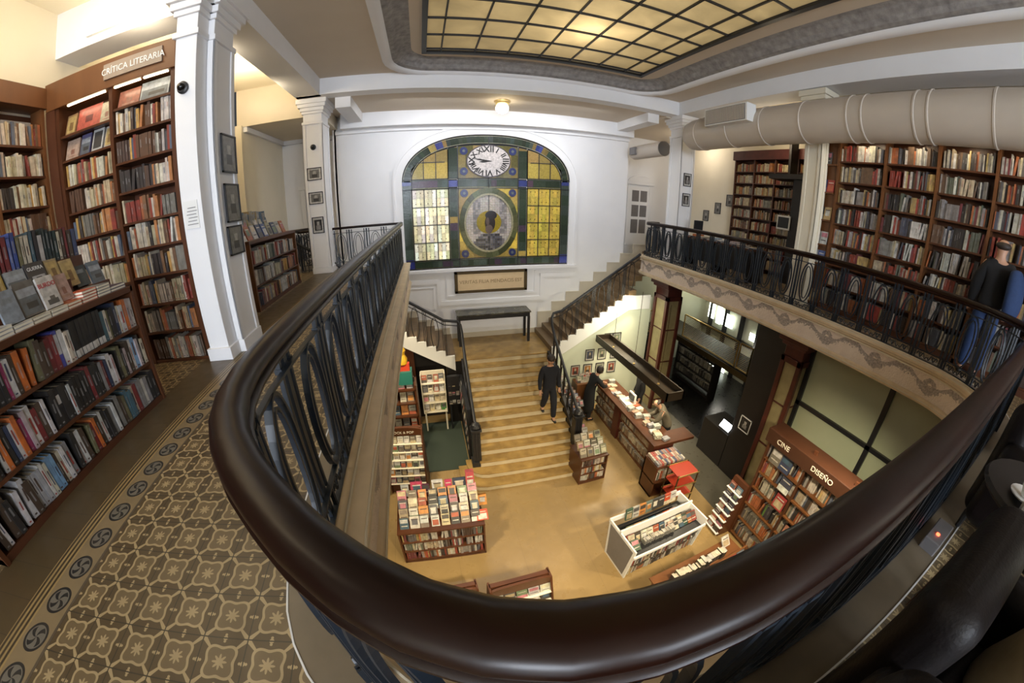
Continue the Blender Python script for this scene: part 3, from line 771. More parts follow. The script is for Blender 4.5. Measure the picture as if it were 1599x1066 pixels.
# short railing behind the left column, above the left flight
t = thing('stairwell_railing', 'iron railing with round ovals behind the left white column', 'railing', (-1.6, 8.95, 0))
pth = [(-.60, 8.92), (-3.1, 8.92)]
hr = MB(); hr.sweep(P3(pth, .975), [(a*.6, c*.6) for a, c in prof[::-1]]); hr.build('handrail', M['rail'], t, smooth=True)
m_ = MB()
for z in (.85, .15, .03): m_.sweep(P3(pth, z), [(-.01, -.006), (.01, -.006), (.01, .006), (-.01, .006), (-.01, -.006)])
m_.build('mid_rail', M['black'], t)
for k in range(6):
    x = -.80-.42*k
    for nm, dx in (('oval_scroll', 0), ('baluster', -.21)):
        o = bpy.data.objects.new(nm, first[nm]); COL.objects.link(o); o.parent = t; o.location = (x+dx+1.6, -.03, 0)
# curving rail going down the left flight behind the column
t = thing('stairwell_railing', 'curved dark rail sweeping down beside the carved door at back left', 'railing', (-3.2, 9.4, 0))
m_ = MB(); m_.tube([(-3.1, 8.93, .97), (-3.22, 9.0, 1.0), (-3.34, 9.3, 1.0), (-3.34, 9.9, .98), (-3.3, 10.5, .96), (-3.2, 11.1, .93)], .035, 8); m_.build('handrail', M['rail'], t, smooth=True)
for k in range(9):
    y = 9.15+k*.24; s = MB(); s.tube([(-3.34, y+.07*cos(a), .5+.35*sin(a)) for a in [2*pi*j/14 for j in range(14)]], .011, 5, closed=True); s.box(-3.35, -3.33, y-.13, y-.11, 0, .97); s.build('baluster', M['black'], t)
# ------------------------------------------------------------------ stained-glass window
RG = random.Random(7)
def jit(c, a=.06, rg=RG):
    k = 1+rg.uniform(-a, a)*3; return tuple(max(0.004, v*k*(1+rg.uniform(-a, a)*.7)) for v in c)
yw = 10.54
win = thing('stained_glass', 'large arched stained-glass window with a clock and an oval portrait above the landing', 'window', (1.8, 10.54, WBOT))
GREEN = (.075, .10, .07); TEAL = (.11, .14, .12); OLIVE = (.24, .22, .09); BLUE = (.10, .12, .34); YEL = (.56, .47, .15); AMB = (.42, .33, .14); PLUM = (.14, .10, .14)
def plate(m_, x0, x1, z0, z1, col, clip=False):
    m_.col = jit(col)
    if not clip: m_.box(x0, x1, yw-.012, yw+.012, z0, z1); return
    n = 6
    for i in range(n):
        a = x0+(x1-x0)*i/n; c = x0+(x1-x0)*(i+1)/n
        za = min(z1, arch(a)-.30 if clip == 2 else arch(a)-.02); zc_ = min(z1, arch(c)-.30 if clip == 2 else arch(c)-.02)
        if max(za, zc_) > z0+.01: m_.prism([(a, z0), (c, z0), (c, max(z0+.005, zc_)), (a, max(z0+.005, za))], yw-.012, yw+.012, 'y')
bd = MB(); ld = MB()
def bar(x0, x1, z0, z1, w=.016): ld.box(x0-w/2, x1+w/2, yw-.03, yw+.02, z0-w/2, z1+w/2)
# green border all round (following the arch), split in tinted lengths
N = 60
xs = [WX0+(WX1-WX0)*(.5-.5*cos(pi*i/N)) for i in range(N+1)]
po = [(x, arch(x)) for x in xs]; pi_ = outl(po, -.26)
for i in range(N):
    c = BLUE if i in (17, 18, 42, 43) else (AMB if i in (15, 16, 19, 41, 44, 45) else (GREEN if i % 5 else TEAL)); bd.col = jit(c, .1)
    bd.prism([pi_[i], pi_[i+1], po[i+1], po[i]], yw-.012, yw+.012, 'y')
for s_ in (0, 1):
    xa, xb = (WX0, WX0+.26) if s_ == 0 else (WX1-.26, WX1); z = WBOT
    while z < WSP-.02:
        z2 = min(WSP+.02, z+.30); plate(bd, xa, xb, z, z2, BLUE if (z == WBOT or abs(z-1.82) < .18) else RG.choice((GREEN, TEAL, GREEN))); z = z2
def run_h(x0, x1, z0, z1):
    x = x0
    while x < x1-.01:
        x2 = min(x1, x+RG.uniform(.12, .3)); plate(bd, x, x2, z0+.045, z1-.045, RG.choice((GREEN, TEAL, GREEN, PLUM))); plate(bd, x, x2, z0, z0+.045, OLIVE); plate(bd, x, x2, z1-.045, z1, TEAL); x = x2
run_h(WX0+.26, WX1-.26, WBOT, WBOT+.26); [run_h(xa_, xb_, 1.80, 2.08) for xa_, xb_ in ((WX0+.26, .66), (.93, 2.66), (2.93, WX1-.26))]
for xa, xb in ((.66, .93), (2.66, 2.93)):
    z = WBOT+.262; plate(bd, xa, xb, 1.85, 2.03, BLUE)
    while z < 3.06:
        z2 = min(z+RG.uniform(.15, .32), 1.799) if z < 1.79 else z+RG.uniform(.15, .32)
        if z2 == 1.799: plate(bd, xa, xb, z, z2, GREEN); z = 2.081; continue
        if not (1.62 < z < 2.07): plate(bd, xa, xb, z, z2, (AMB if RG.random() < .15 else RG.choice((GREEN, TEAL, PLUM, GREEN))), clip=2 if z > 2.4 else False); z = z2
bd.build('border', M['glasspane'], win)
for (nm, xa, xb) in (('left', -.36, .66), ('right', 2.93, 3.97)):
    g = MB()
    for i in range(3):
        for j in range(4):
            x0 = xa+(xb-xa)*i/3; x1 = xa+(xb-xa)*(i+1)/3; z0 = -.22+2.02*j/4; z1 = z0+2.02/4
            for q_ in range(3):
                for w_ in range(2): plate(g, x0+(x1-x0)*q_/3, x0+(x1-x0)*(q_+1)/3, z0+(z1-z0)*w_/2, z0+(z1-z0)*(w_+1)/2, ((.78, .75, .60) if (i+j+q_) % 3 else (.84, .83, .78)) if nm == 'left' else YEL)  # left panes coloured pale to stand for reflected daylight
        x0 = xa+(xb-xa)*i/3; x1 = xa+(xb-xa)*(i+1)/3
        plate(g, x0, x1, 2.08, 2.55, YEL, clip=2); plate(g, x0, x1, 2.55, 2.95, AMB, clip=2)
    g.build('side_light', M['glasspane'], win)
    for i in range(4): bar(xa+(xb-xa)*i/3, xa+(xb-xa)*i/3, -.22, 1.80, .022); x = xa+(xb-xa)*i/3; bar(x, x, 2.08, max(2.1, min(2.9, arch(x)-.30)), .022)
    for j in range(5): bar(xa, xb, -.22+2.02*j/4, -.22+2.02*j/4, .022)
    bar(xa+.1, xb-.1, 2.55, 2.55, .02)
    g = MB()
    if nm == 'right' or True:    # small ornament crosses in the panes
        for i in range(3):
            for j in range(4):
                for q_ in (.3, .7):
                    for w_ in (.2, .8):
                        x = xa+(xb-xa)*(i+q_)/3; z = -.22+2.02*(j+w_)/4
                        g.box(x-.02, x+.02, yw-.016, yw-.01, z-.005, z+.005); g.box(x-.005, x+.005, yw-.016, yw-.01, z-.02, z+.02)
    g.build('pane_ornament', M['bronze'], win)
for x in (WX0+.26, .66, .93, 2.66, 2.93, WX1-.26): bar(x, x, WBOT, 2.08 if x in (WX0+.26, WX1-.26) else arch(x)-.28, .024)
for z in (WBOT+.26, 1.80, 2.08): bar(WX0+.0, WX1, z, z, .024)
bar(1.80, 1.80, WBOT, 3.25, .018); bar(WX0, WX1, WBOT+.01, WBOT+.01, .05)
for i in range(N):
    for q in (po, pi_):
        (a, za), (c, zc_) = q[i], q[i+1]; ld.tube([(a, yw-.02, za), (c, yw-.02, zc_)], .012 if q is pi_ else .02, 5)
ld.build('lead_bars', M['black'], win)
ps = MB(); ps.col = (.62, .60, .45)
for x in (WX0+.245, .675, .915, 2.675, 2.915, WX1-.245): ps.box(x-.008, x+.008, yw-.02, yw-.01, WBOT+.26, 1.80)
for z in (WBOT+.245, 1.815, 2.065):
    for xa_, xb_ in ((WX0+.26, .66), (.93, 2.66), (2.93, WX1-.26)): ps.box(xa_, xb_, yw-.02, yw-.01, z-.008, z+.008)
po2 = outl(po, -.245); po3 = outl(po, -.228); po4 = outl(po, -.03); po5 = outl(po, -.045)
for i in range(N):
    ps.prism([po2[i], po2[i+1], po3[i+1], po3[i]], yw-.02, yw-.01, 'y'); ps.prism([po5[i], po5[i+1], po4[i+1], po4[i]], yw-.02, yw-.01, 'y')
ps.build('pale_outline', M['glasspane'], win)
# central field behind clock
g = MB(); x = .93
while x < 2.66:
    x2 = min(2.66, x+.2165)
    for z0, z1 in ((2.08, 2.4), (2.4, 2.75), (2.75, 3.02)): plate(g, x, x2, z0, z1, RG.choice((AMB, OLIVE, (.30, .27, .16), AMB)), clip=2)
    x = x2
x = .93
while x < 2.66:
    x2 = min(2.66, x+.2165)
    for k in range(8): plate(g, x, x2, -.22+k*.2525, -.22+(k+1)*.2525, RG.choice((YEL, (.36, .30, .12), AMB)))
    x = x2
g.build('centre_light', M['glasspane'], win)
def ellipse_plate(m_, cx, cz, rx, rz, y0, y1, n=40, col=(.5, .5, .5), r2=None):
    m_.col = col
    P = [(cx+rx*cos(2*pi*k/n), cz+rz*sin(2*pi*k/n)) for k in range(n)]
    if r2 is None: m_.prism(P, y0, y1, 'y')
    else:
        Q = [(cx+r2[0]*cos(2*pi*k/n), cz+r2[1]*sin(2*pi*k/n)) for k in range(n)]
        for k in range(n): j = (k+1) % n; m_.col = jit(col, .12) if m_.jit else col; m_.prism([Q[k], Q[j], P[j], P[k]], y0, y1, 'y')
MB.jit = False
for cx in (1.10, 2.49):
    for cz in (2.28, 2.86, 1.66, -.08):
        g = MB(); ellipse_plate(g, cx, cz, .11, .11, yw-.03, yw-.012, 20, BLUE); ellipse_plate(g, cx, cz, .04, .04, yw-.036, yw-.03, 12, (.30, .36, .40)); g.build('rosette', M['glasspane'], win)
# clock
ck = MB(); ellipse_plate(ck, 1.80, 2.57, .63, .47, yw-.05, yw-.012, 48, (.06, .04, .06)); ellipse_plate(ck, 1.80, 2.57, .60, .44, yw-.06, yw-.05, 48, (.72, .66, .64))
cko = ck.build('clock_face', M['picture'], win)
R_NUM = ['XII', 'I', 'II', 'III', 'IIII', 'V', 'VI', 'VII', 'VIII', 'IX', 'X', 'XI']
for k, tx in enumerate(R_NUM):
    a = pi/2-2*pi*k/12; ex, ez = cos(a)*.475, sin(a)*.335
    xd = Vector((sin(a), 0, -cos(a)*1.0)); yd = Vector((cos(a), 0, sin(a)))
    o = text_obj('numeral', tx, .25 if k % 3 == 0 else .21, (1.80+ex, yw-.062, 2.57+ez), xd, yd, M['darkroom'], None, .002, bold=.006); o.parent = cko; o.location = -Vector((1.8, 10.54, WBOT))
def hand(a, l, w, nm):
    m_ = MB(); c = Vector((1.80, yw-.068, 2.57)); d = Vector((cos(a)*1.1, 0, sin(a)*.85)); n_ = Vector((-d.z, 0, d.x)).normalized()
    p = [c-d*.08, c+n_*w*.5, c+d*l*.55+n_*w, c+d*l, c+d*l*.55-n_*w, c-n_*w*.5]; y2 = Vector((0, -.006, 0))
    m_.add(p+[q+y2 for q in p], [(0, 1, 2, 3, 4, 5), (11, 10, 9, 8, 7, 6)]); o = m_.build(nm, M['darkroom'], win); o.parent = cko
hand(pi/2-2*pi*(8.78/12), .26, .03, 'hour_hand'); hand(pi/2-2*pi*(47/60), .42, .022, 'minute_hand')
# oval portrait: pale ground, green wreath ring, dark-haired figure with yellow disc, grey cloak
ov = MB(); MB.jit = True
ellipse_plate(ov, 1.80, .80, .86, 1.02, yw-.045, yw-.012, 26, (.22, .24, .10), (.70, .84)); MB.jit = False
ellipse_plate(ov, 1.80, .80, .715, .855, yw-.05, yw-.012, 40, (.75, .70, .45), (.665, .80))
ovo = ov.build('oval_wreath', M['glasspane'], win)
g = MB()
for i in range(19):
    for j in range(23):
        x = 1.80-.665+.07*i; z = .80-.805+.07*j; cx = (x+.035-1.8)/.70; cz = (z+.035-.8)/.84
        if cx*cx+cz*cz < 1.0:
            fz = z+.035; c = (.95, .91, .90)
            if fz < .52: 
                if abs(x+.035-1.83) < .52-max(0, fz-.15)*.75: c = RG.choice(((.18, .18, .22), (.30, .30, .36), (.12, .11, .13), (.45, .43, .48)))
            elif abs(x-1.4) < .12 or abs(x-2.2) < .1: c = RG.choice(((.75, .71, .72), (.50, .48, .50)))
            g.col = jit(c, .03); g.box(x, x+.066, yw-.02, yw-.0, z, z+.066)
        else:
            pass
g.col = (.3, .3, .3)
go = g.build('portrait_glass', M['glasspane'], win)
f = MB(); ellipse_plate(f, 1.80, .82, .36, .33, yw-.030, yw-.018, 28, (.68, .52, .04)); ellipse_plate(f, 1.83, .80, .15, .25, yw-.036, yw-.028, 24, (.06, .035, .03)); ellipse_plate(f, 1.86, 1.02, .17, .13, yw-.037, yw-.03, 24, (.05, .035, .035))
ellipse_plate(f, 1.80, .62, .11, .13, yw-.038, yw-.03, 20, (.32, .22, .18)); ellipse_plate(f, 1.76, .84, .05, .12, yw-.040, yw-.03, 16, (.26, .17, .13)); f.build('figure', M['glasspane'], win)
# dim daylight behind the glass
light('window_daylight', 'AREA', (1.8, 11.2, 1.3), 230, (1, .96, .85), 4.6, 3.6, (1.8, 9, 1.3))
# brass plaque below
pq = thing('plaque', 'gold inscription plaque in a dark frame on the white wall below the stained glass', 'plaque', (1.84, 10.46, -.92))
b = MB(); x0, x1, z0, z1 = .75, 2.94, -1.24, -.59
b.box(x0, x1, 10.43, 10.5, z1-.08, z1); b.box(x0, x1, 10.43, 10.5, z0, z0+.08); b.box(x0, x0+.09, 10.43, 10.5, z0, z1); b.box(x1-.09, x1, 10.43, 10.5, z0, z1); b.build('frame', M['bronze'], pq, bevel=.008)
bx(x0+.05, x1-.05, 10.46, 10.49, z0+.05, z1-.05).build('gold_panel', M['gold'], pq)
text_obj('inscription', 'VERITAS FILIA MENDACIS EST', .145, (1.84, 10.455, -.915), (1, 0, 0), (0, 0, 1), mat('bronze_lettering', (.36, .24, .12), rough=.5), pq)
# painted console table on the landing
tb = thing('console_table', 'long black console table with painted top standing on the stair landing', 'table', (1.8, 10.1, -2.65))
b = MB(); b.box(.72, 2.88, 9.72, 10.30, -1.74, -1.70); b.build('tabletop', mat('painted_scene_on_black', (.012, .014, .016), (.14, .13, .09), 3.2, .25, contrast=2.6, detail=6), tb, bevel=.006)
b = MB(); b.box(.75, 2.85, 9.75, 10.27, -1.86, -1.74); b.build('apron', M['black'], tb)
for x in (.78, 2.82):
    for y in (9.78, 10.24): bx(x-.035, x+.035, y-.035, y+.035, -2.65, -1.86).build('leg', M['black'], tb)
# ------------------------------------------------------------------ skylight
sk = thing('skylight', 'amber leaded-glass skylight in a black frame over the well', 'skylight', (2.35, 4.0, 4.5))
b = MB(); X0, X1, Y0, Y1 = .02, 4.68, .25, 7.42; z = 4.49
b.box(X0-.06, X0+.03, Y0, Y1, z-.05, z+.06); b.box(X1-.03, X1+.06, Y0, Y1, z-.05, z+.06); b.box(X0-.06, X1+.06, Y0-.06, Y0+.03, z-.05, z+.06); b.box(X0-.06, X1+.06, Y1-.03, Y1+.06, z-.05, z+.06)
b.build('frame', M['black'], sk)
gx = [.33+.652*k for k in range(7)]; gy = [Y1-.14-.655*k for k in range(11)]
b = MB()
for x in gx: b.box(x-.014, x+.014, Y0, Y1, z-.03, z+.01)
for y in gy: b.box(X0, X1, y-.014, y+.014, z-.03, z+.01)
b.build('glazing_bars', M['black'], sk)
bx(X0, X1, Y0, Y1, z+.004, z+.012).build('glass_panes', M['amber'], sk)
struct('ceiling', (lambda m_: (m_.box(-2.2, X0-.05, -3.4, 8.2, 4.56, 4.6), m_.box(X1+.05, 6.35, -3.4, 8.2, 4.56, 4.6), m_.box(X0-.05, X1+.05, Y1+.05, 8.2, 4.56, 4.6), m_.box(X0-.05, X1+.05, -3.4, Y0-.05, 4.56, 4.6), m_)[-1])(MB()), M['ceil'])
# globe lamp
gp = thing('ceiling_lamp', 'brass ceiling lamp with a lit round glass globe above the clock', 'ceiling lamp', (1.9, 9.15, 3.95))
b = MB(); b.lathe([(.001, 3.95), (.20, 3.95), (.20, 3.92), (.16, 3.87), (.12, 3.86)], (1.9, 9.15, 0), 20); b.build('canopy', M['brass'], gp, smooth=True)
b = MB(); b.lathe([(.11, 3.87), (.15, 3.82), (.165, 3.76), (.15, 3.70), (.10, 3.65), (.03, 3.625), (.001, 3.62)], (1.9, 9.15, 0), 20); b.build('globe', M['globe'], gp, smooth=True)
# ------------------------------------------------------------------ air ducts
dt = thing('air_duct', 'huge round beige air duct hanging over the right gallery', 'duct', (6.15, 3, 3.24))
b = MB(); R = .37; n = 36
ys = [-3.0, 7.25]; prof = [(R, -3.2), (R, 7.0), (R*.99, 7.15), (R*.9, 7.32), (R*.7, 7.42), (R*.3, 7.46), (.001, 7.47)]
def ycyl(m_, prof, cx, cz, n=32):
    vs = [(cx+r_*cos(2*pi*k/n), y, cz+r_*sin(2*pi*k/n)) for r_, y in prof for k in range(n)]
    fs = [(i*n+k, (i+1)*n+k, (i+1)*n+(k+1) % n, i*n+(k+1) % n) for i in range(len(prof)-1) for k in range(n)]
    m_.add(vs, fs)
ycyl(b, prof, 6.15, 3.26); b.build('duct_body', M['duct'], dt, smooth=True)
for y in (6.9, 5.9, 5.0, 4.1, 3.2, 2.95, 2.15, 1.95, 1.1, .2, -.8):
    b = MB(); ycyl(b, [(R, y-.02), (R+.012, y-.012), (R+.012, y+.012), (R, y+.02)], 6.15, 3.26); b.build('seam_ring', M['duct'], dt, smooth=True)
g = MB(); g.box(5.60, 5.86, 5.12, 6.30, 3.27, 3.62); gr = g.build('grille_box', M['white'], dt)
g = MB()
for k in range(26): g.box(5.585, 5.60, 5.18+k*.042, 5.20+k*.042, 3.30, 3.59)
gr2 = g.build('grille_slats', M['duct'], dt); g = bx(5.592, 5.602, 5.16, 6.27, 3.29, 3.60).build('grille_recess', M['plasticg'], dt)
dt = thing('air_duct', 'smaller round beige duct emerging at the far right behind the white column', 'duct', (6.3, 9.3, 3.05))
b = MB(); ycyl(b, [(.001, 10.25), (.16, 10.24), (.21, 10.15), (.21, 8.64)][::-1], 6.25, 3.08); b.build('duct_body', M['duct'], dt, smooth=True)
b = MB(); b.box(5.98, 6.06, 9.75, 10.05, 2.98, 3.2); b.build('grille_box', M['plasticg'], dt)
# ------------------------------------------------------------------ upper doors
def carved_door(n, x0, x1, y, h, glass=True):
    b = MB(); w = x1-x0
    b.box(x0-.12, x0, y-.06, y, 0, h+.05); b.box(x1, x1+.12, y-.06, y, 0, h+.05); b.box(x0-.18, x1+.18, y-.10, y, h+.05, h+.17)
    b.prism([((x0+x1)/2+(w/2+.1)*cos(t), h+.17+.22*sin(t)) for t in [pi*k/12 for k in range(13)]], y-.06, y, 'y')
    o = struct('door_%d' % n, b, M['wall'], bevel=.01)
    b = bx(x0, x1, y-.04, y-.01, 0, h+.05).build('door_leaf', M['wall'], o)
    for i in range(2):
        for z0, z1 in ((h-.55, h-.15), (h-1.1, h-.68), (h-1.7, h-1.2)):
            xa = x0+.08+i*(w-.1)/2; g = bx(xa, xa+(w-.22)/2, y-.045, y-.038, z0, z1).build('door_pane', M['plasticg'], o)
carved_door(1, -3.62, -2.95, 11.3, 2.05); carved_door(2, 7.05, 7.85, 11.7, 2.15)
# ------------------------------------------------------------------ books
BR = random.Random(11)
PAL_WARM = [(.62,.52,.36),(.55,.42,.25),(.42,.12,.05),(.30,.05,.035),(.60,.50,.40),(.68,.62,.50),(.50,.20,.07),(.12,.06,.035),(.05,.04,.04),(.60,.35,.10),(.70,.64,.52),(.20,.10,.05),(.55,.46,.30),(.11,.14,.20),(.22,.20,.17)]
PAL_MIX = [(.04,.035,.035),(.08,.05,.04),(.70,.68,.62),(.14,.13,.13),(.30,.05,.03),(.62,.58,.52),(.55,.50,.44),(.08,.08,.09),(.03,.03,.035),(.40,.06,.045),(.09,.10,.14),(.50,.16,.06),(.30,.28,.25),(.62,.60,.56),(.16,.18,.14),(.22,.05,.06),(.55,.40,.16),(.60,.50,.34),(.18,.11,.07),(.66,.62,.50),(.35,.33,.32)]
PAL_DISPLAY = [(.72,.70,.64),(.05,.05,.05),(.70,.68,.62),(.10,.08,.07),(.60,.52,.38),(.25,.2,.15),(.70,.66,.56),(.62,.50,.30),(.50,.12,.06),(.66,.28,.08),(.60,.60,.58),(.12,.12,.13),(.06,.12,.18),(.45,.36,.22),(.68,.62,.46),(.08,.07,.06),(.20,.28,.16),(.55,.20,.25),(.72,.70,.66)]
PAGE = (.62, .56, .44)
BOOKS = MB()      # every book beyond the nearest ones, kept as one object
def bk_cols(m_, n0, n, spine, page, band=None):
    pass
def add_book(m_, p, u, n, t, h, d, col, tilt=0):
    "upright book; p = front lower corner on the shelf, u = along shelf, n = out of shelf"
    u = Vector(u); n = Vector(n); z = Vector((0, 0, 1))
    if tilt: z2 = (z+u*tilt).normalized(); u2 = (u-z*tilt).normalized()
    else: z2, u2 = z, u
    p = Vector(p)
    A = [p, p+u2*t, p+u2*t-n*d, p-n*d]; B = [q+z2*h for q in A]
    fl = u2.cross(z2).dot(n) > 0
    def F(*i): return tuple(i) if fl else tuple(i)[::-1]
    m_.col = col; m_.add(A+B, [F(0,1,5,4), F(1,2,6,5), F(3,0,4,7)])
    m_.col = PAGE if BR.random() < .7 else (.5, .48, .44); m_.add(B, [F(0,1,2,3)])
    if h > .1 and BR.random() < .4:
        zz = BR.uniform(.35, .6); hh = BR.uniform(.12, .38)*h; e = n*.0008
        c0 = p+z2*h*zz+u2*t*.38+e; m_.col = tuple(min(.7, v*.5+.22) for v in col) if sum(col) < .9 else BR.choice(((.28,.22,.18),(.42,.20,.16),(.2,.22,.28)))
        m_.add([c0, c0+u2*t*.26, c0+u2*t*.26+z2*hh, c0+z2*hh], [F(0,1,2,3)])
def row(m_, p0, u, n, L, H, pal, tmin=.016, tmax=.042, dmax=.17, gap=.04, hv=.25, cb=None):
    u = Vector(u); n = Vector(n); s = .006; p0 = Vector(p0); i = 0; run = 0; col = None
    while s < L-tmin:
        if BR.random() < gap*.5: s += BR.uniform(.02, .07)
        t = BR.uniform(tmin, tmax)
        if s+t > L: break
        if run > 0: run -= 1; h = h0; t = t0
        else:
            col = jit(BR.choice(pal), .05, BR); h0 = h = H*BR.uniform(1-hv, .97); t0 = t
            if BR.random() < .12: run = BR.randint(2, 5)
        tilt = BR.uniform(.05, .16) if BR.random() < .05 else 0
        rc = BR.uniform(.0, .03)
        a = (p0+u*s-n*rc, u, n, t*.96, h, min(dmax, h*.7), col, tilt)
        if cb: cb(*a)
        else: add_book(m_, *a)
        s += t+(h*tilt if tilt else 0)
def cover(m_, c, u, up_, w, h, t, col, rg=BR, pic=True):
    "face-out book: c = bottom centre of the front cover; u = across, up_ = up along the cover"
    u = Vector(u).normalized(); up_ = Vector(up_).normalized(); nn = u.cross(up_).normalized()
    c = Vector(c); m_.col = col; m_.obox(c+up_*h/2-nn*t/2, u*w/2, nn*t/2, up_*h/2)
    if pic:
        e = nn*.0012; k = rg.randint(0, 3)
        c2 = jit(rg.choice(PAL_DISPLAY), .05, rg); m_.col = c2
        x0, x1, z0, z1 = ((-.38, .38, .1, .6) if k == 0 else (-.5, .5, 0, .38) if k == 1 else (-.3, .3, .3, .8) if k == 2 else (-.42, .42, .55, .9))
        q = lambda a, b_: c+u*w*a+up_*h*b_+e
        m_.quad(q(x0, z0), q(x1, z0), q(x1, z1), q(x0, z1))
        m_.col = (.75, .7, .6) if sum(col) < .9 else (.08, .05, .05); zz = .72 if k != 3 else .25
        m_.quad(q(-.35, zz)+e, q(.35, zz)+e, q(.35, zz+.07)+e, q(-.35, zz+.07)+e)
# colour words for labels
def cname(c):
    r, g, b_ = c; mx = max(c); mn = min(c)
    if mx < .07: return 'black'
    if mn > .45 and mx-mn < .18: return 'white' if mn > .52 else 'pale grey'
    if mn > .3 and r > b_*1.15: return 'cream'
    if mx-mn < .06: return 'dark grey' if mx < .25 else 'grey'
    if b_ >= r and b_ >= g: return 'light blue' if mx > .35 else 'dark blue'
    if g > r and g >= b_: return 'green'
    if r > .45 and g < .36*r+.08: return 'orange' if g > .22*r else 'bright red'
    if r > g*2.2: return 'dark red' if r < .35 else 'red'
    if r > .35: return 'tan' if g > .55*r else 'orange'
    return 'brown' if g < .8*r else 'olive'
ORD = ['first','second','third','fourth','fifth','sixth','seventh','eighth','ninth','tenth','eleventh','twelfth','thirteenth','fourteenth','fifteenth','sixteenth','seventeenth','eighteenth','nineteenth','twentieth']
def ordn(i):
    if i < 20: return ORD[i]
    n = i+1; t = ['', '', 'twenty', 'thirty', 'forty', 'fifty', 'sixty'][n//10]; r_ = n % 10
    return t+('-'+ORD[r_-1] if r_ else ('ieth' if False else '')) if r_ else {20:'twentieth',30:'thirtieth',40:'fortieth',50:'fiftieth',60:'sixtieth'}[n]
NB = [0]
def single_book(p, u, n, t, h, d, col, tilt, label, group, band=None, parts=True):
    u = Vector(u); n = Vector(n); z = Vector((0, 0, 1))
    if tilt: z, u = (z+u*tilt).normalized(), (u-z*tilt).normalized()
    p = Vector(p); m_ = MB(); m_.col = col; w = min(.003, t*.12); c = p+u*t/2-n*d/2+z*h/2
    m_.obox(c-u*(t/2-w/2), u*w/2, n*d/2, z*h/2); m_.obox(c+u*(t/2-w/2), u*w/2, n*d/2, z*h/2); m_.obox(c+n*(d/2-w/2), u*(t/2), n*w/2, z*h/2)
    if band:
        z0, z1, bc = band; m_.col = bc; m_.obox(p+u*t/2+n*.0006+z*h*(z0+z1)/2, u*t*.46, n*.0006, z*h*(z1-z0)/2)
    else:
        k = BR.random(); m_.col = tuple(min(.6, v*.5+.2) for v in col) if sum(col) < .8 else BR.choice(((.10,.06,.05),(.35,.05,.04),(.06,.07,.12)))
        if k < .8: zz = BR.uniform(.45, .7); m_.obox(p+u*t/2+n*.0005+z*h*zz, u*t*BR.uniform(.08, .18), n*.0005, z*h*BR.uniform(.12, .24))
        m_.obox(p+u*t/2+n*.0005+z*h*.08, u*t*.2, n*.0005, z*h*.02)
    o = m_.build('book', M['book'], base=tuple(p)); tag(o, label, 'book', group)
    if parts:
        e = MB(); e.obox(c-n*.002-z*.002, u*(t/2-w), n*(d/2-w), z*(h/2-.004)); o['_L'] = list(p); e.build('page_block', M['paper'], o)
    NB[0] += 1; return o
# ---- low bookcase beside the patterned aisle
lb = thing('low_bookcase', 'low reddish wooden bookcase full of books beside the patterned tile aisle', 'bookcase', (-2.95, 1.75, 0))
LX = -2.62; LY0, LY1 = .79, 2.76; TOPZ = 1.06
b = MB(); b.box(LX-.62, LX, LY0, LY1, TOPZ-.05, TOPZ); b.build('top_board', M['wood'], lb, bevel=.004)
b = MB(); b.box(LX-.62, LX-.60, LY0, LY1, .03, TOPZ-.05); b.box(LX-.62, LX-.01, LY0, LY1, 0, .05); b.build('carcass', M['woodd'], lb)
for y0, y1 in ((LY0, LY0+.03), (LY1-.03, LY1)): bx(LX-.62, LX+.0, y0, y1, 0, TOPZ).build('side_panel', M['wood'], lb)
SZ = [.055, .385, .72]
for z in SZ[1:]: bx(LX-.60, LX-.006, LY0+.03, LY1-.03, z-.025, z).build('shelf', M['wood'], lb)
W_, CR_, BK_, OR_, DR_, NV_, OL_, LB_, PK_, BN_, GY_, MG_, TE_ = (.62,.61,.60),(.60,.54,.42),(.02,.02,.022),(.62,.16,.03),(.20,.025,.03),(.03,.05,.11),(.17,.16,.08),(.22,.40,.62),(.50,.42,.42),(.07,.045,.03),(.28,.28,.28),(.32,.03,.12),(.06,.13,.17)
ROWS = [
 (SZ[2], .27, [W_,PK_,OR_,W_,CR_,NV_,BK_,BK_,OL_,CR_,TE_]+['S']*9+[W_,CR_,W_,'B',DR_,DR_,BN_,BN_,OL_,OR_,OR_,BN_,W_,MG_,BK_,BK_,BK_,BN_,MG_,BK_,GY_,BK_,DR_,BK_,BK_]),
 (SZ[1], .27, [CR_,BK_,PK_,LB_,W_,BN_,PK_,BK_,OL_,BK_,PK_,W_,NV_,DR_,GY_,BK_,BK_,BK_,DR_,'O','O','O','O','O',W_,BK_,BK_,'L',BK_,BK_,W_,BN_,DR_,W_,PK_,MG_,OR_,W_,NV_,BK_,OR_,W_,BK_,BN_,GY_]),
 (SZ[0], .27, [BK_,BK_,GY_,W_,GY_,GY_,DR_,CR_,TE_,TE_,OL_,BN_,GY_,BK_,W_,GY_,BK_,BK_,W_,BN_,OR_,DR_,OL_,BN_,W_,PK_,BK_,GY_,W_,CR_,BN_,LB_,LB_,CR_,W_,'G','G','G',BN_,W_,W_,BK_,BN_,W_,BN_,W_])]
RN = ['top', 'middle', 'bottom']
